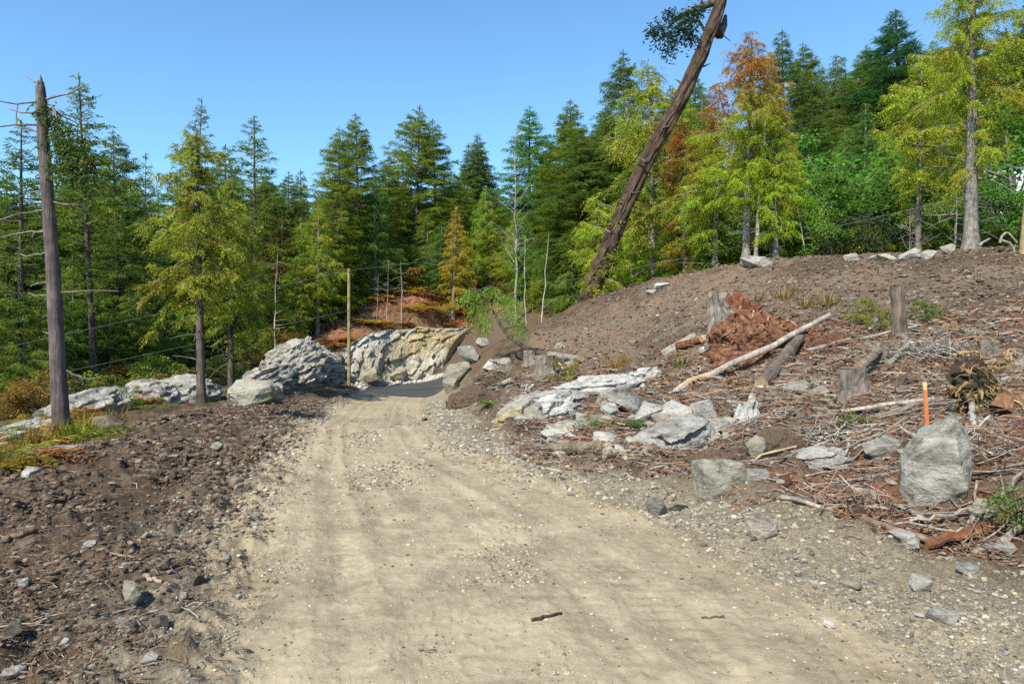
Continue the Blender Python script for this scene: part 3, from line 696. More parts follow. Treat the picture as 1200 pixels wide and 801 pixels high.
proto('bigcedary', conifer(73, 15, 3.6, .36, .45, 'cedar', 2.3, .50, .14, .052, .10, r0=.36, top_pow=.55), 15, 'leaf_yel', 'bark_grey')
proto('tallcedaro', conifer(74, 13, 3.0, .22, .40, 'cedar', 2.3, .50, .14, .052, .08, r0=.2, top_pow=.6), 13, 'leaf_or', 'bark_grey')
proto('thincedary', conifer(75, 10, 2.6, .30, .48, 'cedar', 2.0, .48, .14, .05, .28, r0=.11, top_pow=.6), 10, 'leaf_yel', 'bark_grey')
for i in range(4): proto(f'maple{i}', broadleaf(90 + i, 6, 2.4 + .2 * i, 5200, .21, .07, 34), 6, 'leaf', 'bark_grey')
for i in range(4): proto(f'shrub{i}', broadleaf(95 + i, 1.6, 1.0, 1500, .10, .02, 22, .15), 1.6, 'leaf_yel' if i % 2 else 'leaf', 'bark')
for i in range(4): proto(f'fern{i}', fern(110 + i, .6 + .1 * i, 11 + i), .6, 'leaf_yel' if i == 3 else 'leaf', 'bark')
for i in range(3): proto(f'tuft{i}', tuft(120 + i), .35, 'leaf', 'bark')

FIR, FIRB, FIRG = (.145, .208, .027), (.112, .172, .031), (.192, .248, .026)
CED, YEL, CEDB = (0.164, 0.247, 0.026), (0.284, 0.339, 0.030), (0.104, 0.200, 0.032)
GOLD, ORA, MAP, BRN = (0.400, 0.300, 0.025), (0.360, 0.140, 0.035), (0.114, 0.224, 0.034), (0.200, 0.100, 0.040)
rng = random.Random(5)
def plant(key, x, y, H, color, name, label, cat, group=None, wide=1.0, sink=.12, rz=None, parts=('trunk', 'crown')):
    tm, cm, h0 = PROTO[key]; s = H / h0
    e = empty(name, (x, y, hz(x, y) - sink), rng.uniform(0, 6.28) if rz is None else rz); e.scale = (s * wide * rng.uniform(.9, 1.1), s * wide * rng.uniform(.9, 1.1), s); e.rotation_euler.x = rng.gauss(0, .018); e.rotation_euler.y = rng.gauss(0, .018)
    if tm is not None: link(parts[0], tm, e)
    link(parts[1], cm, e, color=color)
    return tag(e, label, cat, group)
def tree(key, px, top, d, color, label, name='fir_tree', group=None, wide=1.0, cat='tree'):
    x, y = GD(px, d); z = hz(x, y); H = CAMH - (top - 400) * d / FPX - z
    return plant(key, x, y, max(H, 1.5), color, name, label, cat, group, wide)
GF, GC = 'evergreens of the forest edge', 'cedars of the forest edge'
TREES = [
 ('cedar3o', 803, 135, 37, (0.254, 0.226, 0.025), 'rusty-topped cedar between the leaning trunk and the orange cedar', 'cedar_tree', 1.2),
 ('cedar2o', 905, 62, 33.5, (0.254, 0.215, 0.025), 'rust-brown cedar top showing over the bright lime cedar', 'cedar_tree', 1.2),
 # left of the road
 ('openfir0', 22, 138, 29, FIRB, 'open-crowned dark fir behind the bare broken snag', 'fir_tree', 1.0),
 ('openfir1', 112, 84, 33, FIR, 'tall gappy fir right of the bare snag, topmost of its clump', 'fir_tree', .95),
 ('fir2', 140, 150, 40, FIRB, 'dark fir close behind the tall gappy fir near the snag', 'fir_tree', .9),
 ('openfir2', 167, 174, 47, FIR, 'slim small-topped fir between the gappy fir and the yellow-green cedar', 'fir_tree', .6),
 ('nearcedar0p', 236, 150, 27, (.26, .28, .03), 'thin yellow-green cedar at the edge of the soil bank beside the buff boulder', 'cedar_tree', 1.1),
 ('openfir1', 222, 106, 45, FIR, 'pointed sparse fir rising above the thin yellow-green cedar', 'fir_tree', .62),
 ('nearcedar1p', 271, 205, 31, (0.216, 0.269, 0.026), 'olive and rusty cedar behind the buff boulder', 'cedar_tree', 1.1),
 ('fir0', 264, 168, 60, FIRB, 'dark fir showing over the olive and rusty cedar', 'fir_tree', .85),
 ('openfir0', 302, 133, 54, FIR, 'tall tiered fir with a bare trunk above the grey outcrop', 'fir_tree', .9),
 ('fir1', 338, 198, 60, FIRB, 'lower dark fir right of the tall tiered fir', 'fir_tree', .9),
 ('fir4', 352, 194, 66, FIR, 'narrow bluish fir at the low gap in the treeline', 'fir_tree', .9),
 ('fir2', 318, 205, 58, FIR, 'shaded fir tucked under the tall tiered fir', 'fir_tree', .9),
 ('cedar1y', 372, 236, 54, (0.246, 0.348, 0.026), 'bright yellow-green cedar left of the wooden utility pole', 'cedar_tree', 1.1),
 ('cedar0y', 345, 300, 52, (0.246, 0.323, 0.026), 'small yellow-green cedar above the grey outcrop', 'cedar_tree', 1.3),
 ('fir3', 398, 146, 58, FIRG, 'tall fir with a thin pale leader straight above the utility pole', 'fir_tree', .9),
 ('fir0', 423, 128, 63, FIR, 'tallest fir just right of the utility pole', 'fir_tree', .85),
 ('cedar2', 440, 200, 60, CEDB, 'dark green cedar between two tall firs behind the pole', 'cedar_tree', 1.3),
 ('fir1', 455, 178, 72, FIRB, 'fir with a rounded top left of the central twin firs', 'fir_tree', 1.0),
 ('fir3', 486, 121, 68, FIRG, 'broad dense fir, the taller of the central twin firs', 'fir_tree', .95),
 ('fir0', 514, 138, 72, FIR, 'slightly shorter fir of the central twin firs', 'fir_tree', .95),
 ('fir4', 545, 165, 88, FIRB, 'small distant fir in the dip right of the twin firs', 'fir_tree', 1.0),
 ('fir2', 558, 154, 90, FIRB, 'distant spiky fir left of the leafless tree', 'fir_tree', .8),
 ('fir4', 570, 160, 92, FIRB, 'distant thin fir beside the leafless tree', 'fir_tree', .9),
 ('cedar2y', 531, 240, 62, GOLD, 'golden yellow cone-shaped tree above the rock cut', 'cedar_tree', 1.25),
 ('cedar0y', 570, 215, 68, (0.226, 0.363, 0.030), 'light green cedar behind the golden tree', 'cedar_tree', 1.1),
 ('fir1', 620, 121, 74, (0.113, 0.255, 0.041), 'rounded green fir right of the leafless tree', 'fir_tree', 1.0),
 ('fir2', 645, 165, 78, FIRB, 'shaded fir between the rounded fir and the spired fir', 'fir_tree', 1.0),
 ('fir0', 668, 111, 76, FIR, 'dense spired fir left of the leaning trunk', 'fir_tree', .9),
 ('cedar3', 612, 245, 63, (0.152, 0.334, 0.029), 'bright green low cedar right of the leafless tree', 'cedar_tree', 1.25),
 ('cedar1', 650, 235, 60, (0.164, 0.295, 0.026), 'olive green cedar behind the drooping sapling', 'cedar_tree', 1.2),
 ('cedar3p', 672, 265, 56, (0.152, 0.241, 0.029), 'dull brown-green cedar left of the leaning trunk', 'cedar_tree', 1.2),
 ('thincedary', 698, 235, 41, (0.329, 0.431, 0.034), 'small pale yellow-green cedar beside the base of the leaning trunk', 'cedar_tree', 1.2),
 ('fir3', 736, 52, 60, FIRB, 'large dark fir left of the upper leaning trunk', 'fir_tree', .8),
 ('fir1', 706, 120, 66, FIR, 'dark fir on the left flank of the large dark fir', 'fir_tree', .9),
 ('thincedary', 766, 62, 40, (0.267, 0.334, 0.031), 'thin weeping yellow-green cedar with a bare grey stem at the mound edge', 'cedar_tree', .95),
 ('fir2', 786, 95, 66, FIRB, 'bluish fir seen under the leaning trunk', 'fir_tree', .9),
 ('fir0', 815, 82, 68, FIR, 'bluish fir right of the leaning trunk', 'fir_tree', .85),
 ('tallcedaro', 874, 36, 30.6, (0.309, 0.401, 0.026), 'tall cedar with a rust-orange top and yellow-green lower limbs', 'cedar_tree', 1.15),
 ('cedar1o', 838, 95, 34, (0.287, 0.401, 0.026), 'orange and green cedar on the left of the rust-topped cedar', 'cedar_tree', 1.25),
 ('cedar0y', 909, 96, 30.3, (0.309, 0.443, 0.026), 'bright lime cedar at the crest right of the rust-topped cedar', 'cedar_tree', 1.2),
 ('fir4', 921, 28, 58, FIRB, 'dark pointed fir behind the rust-topped cedar', 'fir_tree', 1.0),
 ('fir2', 944, 46, 60, (0.145, 0.201, 0.036), 'brownish fir behind the bright lime cedar', 'fir_tree', .9),
 ('cedar3y', 805, 205, 39, YEL, 'low lime-yellow cedar right of the leaning trunk', 'cedar_tree', 1.3),
 ('cedar1y', 845, 235, 35, YEL, 'low yellow cedar at the mound edge below the orange cedar', 'cedar_tree', 1.35),
 ('cedar2y', 740, 250, 45, (0.267, 0.401, 0.030), 'low light green cedar behind the leaning trunk', 'cedar_tree', 1.5),
 ('cedar0', 778, 240, 47, (0.184, 0.334, 0.030), 'green cedar behind the weeping cedar', 'cedar_tree', 1.3),
 ('cedar3y', 890, 200, 36, (0.287, 0.401, 0.030), 'yellow-green cedar filling in below the rust-topped cedar', 'cedar_tree', 1.2),
 ('fir3', 966, 96, 80, FIRB, 'dark fir at the low end of the right-hand hilltop', 'fir_tree', 1.0),
 ('fir1', 985, 75, 78, (0.103, 0.215, 0.036), 'round-topped fir on the right-hand hilltop left of the dark spire', 'fir_tree', 1.0),
 ('fir0', 1007, 50, 82, FIR, 'highest fir of the hilltop clump left of the dark spire', 'fir_tree', .9),
 ('fir2', 1026, 60, 80, FIRG, 'fir of the hilltop clump next to the dark spire', 'fir_tree', 1.0),
 ('fir4', 1054, 5, 64, (0.044, 0.128, 0.041), 'very dark narrow spire of a spruce on the right-hand hill', 'spruce_tree', 1.35),
 ('cedar0', 1012, 118, 50, CEDB, 'mid green cedar below the dark spire', 'cedar_tree', 1.4),
 ('cedar2', 985, 150, 52, (0.145, 0.295, 0.034), 'green cedar left of the cedar below the dark spire', 'cedar_tree', 1.4),
 ('cedar1', 1040, 150, 44, (0.175, 0.323, 0.029), 'light green cedar behind the thin dead-limbed cedar', 'cedar_tree', 1.3),
 ('bigcedary', 1138, -40, 24.3, (0.318, 0.388, 0.031), 'large yellow-green cedar with a thick pale trunk on the crest', 'cedar_tree', 1.0),
 ('thincedary', 1076, 62, 27.5, (0.329, 0.416, 0.031), 'thin yellow-green cedar with dead lower limbs left of the thick-trunked cedar', 'cedar_tree', 1.15),
 ('cedar3y', 1105, 70, 33, YEL, 'yellow cedar between the thin cedar and the thick-trunked cedar', 'cedar_tree', 1.0),
 ('fir3', 1175, 30, 50, FIRB, 'dark fir just right of the thick-trunked cedar', 'fir_tree', 1.0),
 ('fir1', 1205, -5, 44, FIRB, 'dark fir cut by the right-hand edge', 'fir_tree', 1.0),
 ('fir2', 1130, 20, 56, FIR, 'dark fir straight behind the thick-trunked cedar', 'fir_tree', 1.1),
 ('fir0', 1095, 45, 62, FIR, 'dark fir between the spire and the thick-trunked cedar', 'fir_tree', 1.0),
]
for key, px, top, d, colr, lab, nm, wd in TREES: tree(key, px, top, d, colr, lab, nm, GC if nm == 'cedar_tree' else GF, wd)
for key, px, top, d, colr, lab in [
 ('maple0', 963, 205, 36, MAP, 'leafy green maple right of the lime cedar'), ('maple1', 1003, 222, 38, (0.152, 0.334, 0.036), 'light leafy green maple below the mid green cedar'),
 ('maple2', 1185, 108, 33, MAP, 'tall leafy maple right of the thick-trunked cedar'), ('maple3', 1170, 215, 30, (0.093, 0.227, 0.034), 'dark leafy maple at the foot of the thick-trunked cedar'),
 ('maple1', 1105, 228, 32, (0.152, 0.269, 0.034), 'leafy maple beneath the yellow cedar on the crest'), ('maple0', 1042, 215, 40, (0.145, 0.308, 0.036), 'leafy maple behind the thin dead-limbed cedar'),
 ('maple2', 980, 140, 46, (0.113, 0.269, 0.048), 'upper leafy maple on the slope left of the dark spire'), ('maple3', 935, 235, 34, (0.184, 0.348, 0.030), 'bright leafy maple under the lime cedar')]:
    tree(key, px, top, d, colr, lab, 'maple_tree', 'maples on the crest', 1.15)
# the packed stand behind: dark evergreens that close the gaps, none told from the next
r_ = random.Random(11)
for i in range(30):
    px = -60 + i * 13 + r_.uniform(-6, 6); d = r_.uniform(36, 46) if px < 90 else r_.uniform(54, 64)
    top = 215 + r_.uniform(-20, 40) + (60 if 355 < px else 0)
    tree(r_.choice(['fir0', 'fir1', 'fir2', 'fir3', 'cedar1', 'fir4']), px, top, d, r_.choice([FIR, FIRB, CEDB, FIRB]), 'dark evergreen packed in the stand left of the utility pole', 'fir_tree', 'packed stand left of the pole', 1.05)
for i in range(22):
    px = 330 + i * 17 + r_.uniform(-7, 7); d = np.interp(px, [330, 440, 570, 700], [53, 62, 66, 56]) + r_.uniform(-1, 5)
    tree(r_.choice(['cedar0', 'cedar1y', 'cedar2', 'cedar3y', 'cedar3p']), px, 285 + r_.uniform(-45, 35), d, YEL if r_.random() < (.6 if px > 540 else .25) else r_.choice([CED, CED, (0.218, 0.290, 0.026), CEDB, (0.200, 0.170, 0.030)]), 'low yellow-green cedar in the row at the forest foot behind the cut', 'cedar_tree', 'low cedars at the forest foot', 1.5)
for i in range(24):
    px = -10 + i * 14.5 + r_.uniform(-6, 6); d = np.interp(px, [0, 100, 200, 330], [29, 32, 40, 50]) + r_.uniform(-1, 5)
    tree(r_.choice(['cedar0', 'cedar1', 'cedar2', 'cedar1p']), px, 345 + r_.uniform(-45, 35), d, r_.choice([CED, (0.175, 0.242, 0.026), CEDB, CEDB]), 'low green cedar in the row under the tall firs on the left', 'cedar_tree', 'low cedars under the left firs', 1.5)
for i in range(26):
    px = 380 + i * 15 + r_.uniform(-6, 6); d = r_.uniform(76, 100)
    tree(r_.choice(['fir0', 'fir1', 'fir2', 'fir3']), px, 225 + r_.uniform(-25, 30), d, r_.choice([FIR, FIRB]), 'dark evergreen packed in the stand behind the rock cut', 'fir_tree', 'packed stand behind the cut', 1.15)
for i in range(34):
    px = 330 + i * 15 + r_.uniform(-6, 6)
    tree(r_.choice(['fir0', 'fir1', 'fir2', 'fir3']), px, 228 + r_.uniform(-18, 22), r_.uniform(100, 118), r_.choice([FIR, FIRB]), 'dark evergreen packed in the stand behind the rock cut', 'fir_tree', 'packed stand behind the cut', 1.35)
for i in range(16):
    px = 590 + i * 14 + r_.uniform(-6, 6)
    tree(r_.choice(['fir1', 'cedar1', 'cedar0', 'fir2']), px, 265 + r_.uniform(-25, 25), r_.uniform(64, 74), r_.choice([FIR, FIRB, CEDB]), 'shaded evergreen in the dark stand around the leaning trunk', 'fir_tree', 'dark stand around the leaning trunk', 1.1)
for i in range(16):
    px = 670 + i * 11 + r_.uniform(-6, 6)
    tree(r_.choice(['fir0', 'fir1', 'cedar0', 'fir3', 'cedar2']), px, 158 - (px - 670) * .25 + r_.uniform(-18, 30), r_.uniform(54, 70), r_.choice([FIR, FIRB, FIRG, CEDB]), 'evergreen in the dense stand showing round the upper leaning trunk', 'fir_tree', 'stand round the upper leaning trunk', 1.25)
for i in range(14):
    px = 950 + i * 19 + r_.uniform(-7, 7)
    tree(r_.choice(['fir0', 'fir1', 'fir2', 'cedar1']), px, 78 - (px - 950) * .16 + r_.uniform(-16, 30), r_.uniform(64, 80), r_.choice([FIR, FIRB, FIRG]), 'tall evergreen on the skyline of the right-hand hill', 'fir_tree', 'skyline stand on the right hill', 1.25)
for i in range(24):
    px = 800 + i * 18 + r_.uniform(-8, 8)
    tree(r_.choice(['fir0', 'fir1', 'fir3', 'cedar0']), px, 165 - (px - 800) * .12 + r_.uniform(-25, 40), r_.uniform(48, 66), r_.choice([FIR, FIRB, CEDB]), 'dark evergreen packed in the stand on the right-hand hill', 'fir_tree', 'packed stand on the right hill', 1.1)

# leafless trees, dead saplings, bare stems
def bare_tree(px, top, d, label, name='leafless_tree', r0=.07, nb=26, L=1.0, up=.5, mat='deadwood', bot=.25, color=(1, 1, 1), wob=.02, lean=0.0, group=None, seed=0):
    x, y = GD(px, d); z = hz(x, y); H = CAMH - (top - 400) * d / FPX - z; r = np.random.default_rng(seed + int(px))
    zs = np.linspace(-.1, H, 12); w = np.cumsum(r.normal(0, wob * H / 12 * 3, (12, 2)), 0); w -= w[0]; w[:, 0] += lean * zs
    e = empty(name, (x, y, z)); mb = MB(); tube(mb, np.stack([w[:, 0], w[:, 1], zs], 1), r0 * (1 - .85 * zs.clip(0) / H), 7)
    o = link('trunk', mb.mesh('trunk', M[mat], True), e, color=color)
    for k in range(nb):
        h = H * r.uniform(bot, .97); a = r.uniform(0, 6.28); l = L * r.uniform(.4, 1.2) * (1.15 - .7 * h / H); s = np.linspace(0, 1, 5)
        p0 = np.array([np.interp(h, zs, w[:, 0]), np.interp(h, zs, w[:, 1]), h])
        pts = p0 + np.stack([np.cos(a) * l * s, np.sin(a) * l * s, l * (up * s + r.normal(0, .25) * s * s)], 1)
        b = MB(); tube(b, pts, np.linspace(r0 * .3, .006, 5), 4)
        for q in range(2):
            u = r.uniform(.3, .8); bp = np.array([np.interp(u, s, pts[:, i]) for i in range(3)]); dv = np.array([r.normal(0, .3), r.normal(0, .3), r.uniform(-.1, .5)]) * l * .6
            tube(b, [bp, bp + dv * .5 + r.normal(0, .02, 3), bp + dv], [r0 * .15, .006, .004], 4)
        link('branch', b.mesh('branch', M[mat], True), e, color=color)
    return tag(e, label, 'tree', group)
bare_tree(604, 148, 59, 'tall leafless tree with a white stem among the green cedars', r0=.115, nb=60, L=2.3, up=.85, bot=.25, color=(0.950, 0.900, 0.850))
bare_tree(618, 275, 50, 'thin straight white stem right of the drooping sapling', r0=.07, nb=8, L=.6, color=(1.4, 1.35, 1.3))
bare_tree(627, 272, 48, 'thin bowed white stem nearest the shaded forest floor', r0=.075, nb=6, L=.6, lean=.08, wob=.035, color=(1.4, 1.35, 1.3))
bare_tree(454, 305, 56, 'short bare sapling, leftmost of the dead cluster by the pole', r0=.05, nb=20, L=1.0, up=.0, bot=.1, color=(0.900, 0.850, 0.800))
bare_tree(442, 318, 56.5, 'bare grey sapling with bent twigs between the pole and the dead cluster', r0=.045, nb=14, L=.9, up=.1, bot=.1, color=(0.800, 0.750, 0.700))
bare_tree(470, 305, 57, 'bare sapling with long side twigs, tallest of the dead cluster by the pole', r0=.06, nb=30, L=1.7, up=-.05, bot=.05, color=(1.1, 1.0, .95), lean=-.02)
bare_tree(320, 295, 41, 'crooked pale dead stem above the grey outcrop', r0=.06, nb=14, L=1.2, up=.2, color=(1.2, 1.15, 1.1), wob=.04)
bare_tree(886, 140, 30.2, 'slim bare leaning stem beside the trunk of the rust-topped cedar', r0=.10, nb=12, L=.9, up=.6, bot=.45, lean=.06, mat='bark_grey', color=(1.6, 1.5, 1.4))
bare_tree(945, 240, 31, 'thin pale bare stem in the shade right of the lime cedar', r0=.04, nb=6, L=.5, color=(1.2, 1.2, 1.1), lean=-.15)
bare_tree(1066, 245, 27, 'small dead shrub with pale tangled twigs left of the thin cedar', r0=.03, nb=30, L=1.1, up=.4, bot=.02, color=(0.800, 0.750, 0.700))
bare_tree(1118, 225, 25.5, 'dead grey limb-covered stem left of the thick-trunked cedar', r0=.05, nb=18, L=1.8, up=-.15, bot=.2, color=(1.1, 1.05, 1), lean=.05)

# the bare broken snag on the left, with dead limbs and a few green shreds
def snag():
    d = 13.2; x, y = GD(72, d); z = hz(x, y); e = empty('dead_snag', (x, y, z)); k = d / FPX
    to = lambda px, py, dd=0.0: np.array([(px - 72) * k * (1 + dd / d) , dd, (400 - py) * k * (1 + dd / d) + CAMH - z])
    mb = MB(); ys = np.linspace(505, 100, 22); r = np.random.default_rng(4)
    ctr = np.array([to(np.interp(py, [100, 150, 300, 505], [47, 49.5, 61, 71.5]), py) for py in ys]); ctr[0, 2] -= .25
    rad = np.interp(ys, [100, 115, 300, 480, 505], [4.6, 5.6, 7.2, 8.8, 10.5]) * k
    fl = 1 + .06 * np.sin(np.arange(14) / 14 * 6.28 * 5)[None] + r.normal(0, .035, (22, 14))
    tube(mb, ctr, rad, 14, flute=fl)
    link('trunk', mb.mesh('trunk', M['bark_purple'], True), e)
    sp = MB()   # the splintered top
    for q, (dx, h, w) in enumerate([(-2.2, 8, 2.0), (.5, 14, 2.4), (2.2, 7, 1.8), (-.6, 9, 1.6)]):
        tube(sp, [to(47 + dx, 104, .02 * q), to(47 + dx * .9, 100 - h * .5, .02 * q), to(46.5 + dx * .7, 101 - h, .02 * q)], [w * k, w * k * .6, .004], 6)
    link('splintered_top', sp.mesh('splintered_top', M['bark_purple'], True), e)
    limbs = [([(45, 97), (28, 93), (11, 89)], .5), ([(46, 118), (28, 121), (0, 114)], -.4), ([(46, 132), (20, 131), (-3, 127)], .3), ([(54, 116), (75, 108), (97, 98)], .2),
             ([(53, 124), (65, 135), (73, 146)], .5), ([(62, 124), (75, 132), (87, 139)], -.5), ([(48, 155), (25, 150), (8, 148), (2, 135), (-2, 120)], .6), ([(49, 146), (30, 146), (5, 150)], -.6),
             ([(56, 158), (70, 164), (80, 172), (79, 185)], .3), ([(58, 190), (75, 200), (90, 190)], .2), ([(55, 226), (30, 224), (4, 231)], .5), ([(57, 238), (35, 238), (18, 243)], .4), ([(58, 246), (30, 250), (8, 258)], -.3),
             ([(62, 236), (80, 240), (99, 236)], .3), ([(52, 270), (35, 272), (28, 284), (33, 300)], .4), ([(52, 271), (30, 273), (0, 279)], -.2), ([(54, 295), (35, 299), (14, 297)], .1), ([(57, 330), (40, 331), (25, 335)], .3),
             ([(70, 342), (95, 341), (119, 340)], .5), ([(58, 345), (40, 345), (24, 343)], .2), ([(60, 370), (54, 370), (48, 370)], .1), ([(61, 390), (54, 390), (45, 387)], .1),
             ([(78, 434), (84, 443), (92, 456)], .3), ([(78, 433), (95, 443), (112, 440)], .2), ([(51, 205), (42, 204), (33, 208)], .2), ([(49, 175), (36, 172), (22, 176)], .4)]
    for pl, dd in limbs:
        pts = np.array([to(*p, dd * i / (len(pl) - 1)) for i, p in enumerate(pl)])
        if len(pts) == 3: u = np.linspace(0, 1, 7); pts = (1 - u)[:, None] ** 2 * pts[0] + 2 * ((1 - u) * u)[:, None] * (2 * pts[1] - .5 * pts[0] - .5 * pts[2]) + u[:, None] ** 2 * pts[2]
        else: u = np.linspace(0, len(pts) - 1, 9); pts = np.stack([np.interp(u, np.arange(len(pts)), pts[:, i]) for i in range(3)], 1)
        pts[1:] += r.normal(0, .01, pts[1:].shape)
        b = MB(); tube(b, pts, np.linspace(1.35 * k, .5 * k, len(pts)), 5)
        link('branch', b.mesh('branch', M['deadwood'], True), e, color=(0.750, 0.680, 0.630))
    lv = Leaves()
    for (px, py, n, sp_) in [(52, 128, 120, 5), (60, 140, 160, 6), (68, 150, 120, 6), (66, 162, 100, 6), (82, 172, 300, 9), (95, 180, 300, 9), (88, 198, 300, 9), (78, 186, 200, 8), (104, 190, 220, 8), (70, 200, 120, 8), (97, 210, 150, 8), (85, 155, 100, 8)]:
        p = to(px, py) + r.normal(0, sp_ * k, (n, 3)) * np.array([1, 1.2, 1.1]); dv = unit(np.stack([r.normal(0, .6, n), r.normal(0, .6, n), r.uniform(-1.2, .1, n)], 1)) * r.uniform(.07, .16, (n, 1))
        lv.add(p, dv, .035, r.normal(size=(n, 3)), np.clip(r.normal(1, .25, (n, 1)), .5, 1.6) * np.array([[1, 1, 1]]))
    link('foliage', lv.mesh('foliage', M['leaf_pat']), e, color=(0.083, 0.127, 0.022))
    tag(e, 'bare broken snag with jagged top and long dead side limbs, on the left bank', 'dead tree')
snag()

# the great leaning trunk
def leaning():
    d0 = 36.5; x, y = GD(691, d0); z = hz(x, y); e = empty('leaning_trunk', (x, y, z))
    keys = [(686, 360, 15, 0), (700, 322, 12.2, -.2), (716, 280, 11.3, -.5), (742, 218, 11, -.9), (768, 168, 10.8, -1.3), (796, 120, 10.2, -1.7), (822, 62, 9.8, -2.1), (840, 18, 8.6, -2.4), (850, -20, 7.6, -2.7), (862, -90, 5.5, -3.2)]
    P_ = np.array([P(a, b, d0 + q) - np.array([x, y, z]) for a, b, w, q in keys]); rr = np.array([w * .76 * d0 / FPX for a, b, w, q in keys])
    u = np.linspace(0, len(keys) - 1, 50); pts = np.stack([np.interp(u, np.arange(len(keys)), P_[:, i]) for i in range(3)], 1)
    ker = np.array([1, 2, 3, 2, 1]) / 9
    for i in range(3): pts[2:-2, i] = np.convolve(pts[:, i], ker, 'valid')
    rad = np.interp(u, np.arange(len(keys)), rr); r = np.random.default_rng(3); n = 26
    fl = 1 + r.normal(0, .07, (1, n)) + np.repeat(r.normal(0, .09, (25, n)), 2, 0) + r.normal(0, .03, (50, n))
    mb = MB(); tube(mb, pts, rad, n, flute=fl); th = math.radians(24); V_ = mb.V[0]; mb.V = [roty(v, -th) for v in mb.V]; o_ = link('trunk', mb.mesh('trunk', M['bark'], False), e, color=(.80, .68, .60)); o_.rotation_euler.y = th
    q = lambda a, b, o=0: P(a, b, d0 - 2 + o) - np.array([x, y, z])
    for pl, w in (([(757, 190), (752, 186), (746, 185)], .10), ([(775, 150), (782, 148), (789, 149)], .08), ([(802, 100), (796, 95), (792, 93)], .09), ([(738, 226), (745, 226), (751, 224)], .09), ([(716, 272), (708, 268), (702, 267)], .08), ([(818, 78), (826, 77), (832, 74)], .07), ([(838, 2), (815, 10), (802, 16), (790, 24), (782, 33)], .19), ([(828, 40), (820, 25), (812, 14)], .09), ([(842, 40), (848, 30), (850, 18)], .30), ([(832, 36), (846, 40), (856, 48)], .05)):
        b = MB(); tube(b, [q(*p, .2 * i) for i, p in enumerate(pl)], np.linspace(w, w * .3, len(pl)), 6); link('branch', b.mesh('branch', M['bark'], True), e)
    lv = Leaves()
    def clump(px, py, n, sx, sy, tone=1.0, o=0):
        p = q(px, py, o) + r.normal(0, 1, (n, 3)) * np.array([sx, 9, sy]) * d0 / FPX
        dv = unit(np.stack([r.normal(0, .8, n), r.normal(0, .8, n), r.normal(-.4, .4, n)], 1)) * r.uniform(.16, .32, (n, 1))
        lv.add(p, dv, .085, r.normal(size=(n, 3)), np.clip(r.normal(tone, .2, (n, 1)), .4, 1.7) * np.ones((1, 3)))
    for c in [(820, 8, 90, 5, 3), (806, 18, 140, 6, 3), (797, 32, 160, 5, 6), (789, 46, 150, 5, 6), (783, 60, 110, 4, 5), (805, 36, 140, 4, 5), (812, 46, 120, 4, 6), (808, 26, 100, 5, 4), (775, 38, 150, 5, 3), (764, 35, 100, 4, 3), (784, 18, 110, 5, 3), (770, 48, 40, 4, 3), (818, 15, 60, 3, 3), (822, 52, 40, 2, 4)]: clump(*c[:3], c[3], c[4])
    link('foliage', lv.mesh('foliage', M['leaf']), e, color=(0.030, 0.060, 0.032))
    lv = Leaves()
    for c in [(712, 308, 70, 4, 5), (704, 318, 90, 5, 4), (716, 300, 70, 5, 5), (700, 343, 90, 6, 3), (720, 262, 50, 4, 3), (730, 240, 40, 4, 3), (695, 335, 60, 4, 3)]: clump(c[0], c[1], c[2], c[3], c[4], 1.0, 1.2)
    link('moss_and_sprays', lv.mesh('moss_and_sprays', M['leaf_yel']), e, color=(0.164, 0.182, 0.030))
    tag(e, 'huge dead trunk leaning far right with one dark green limb near its top', 'dead tree')
leaning()

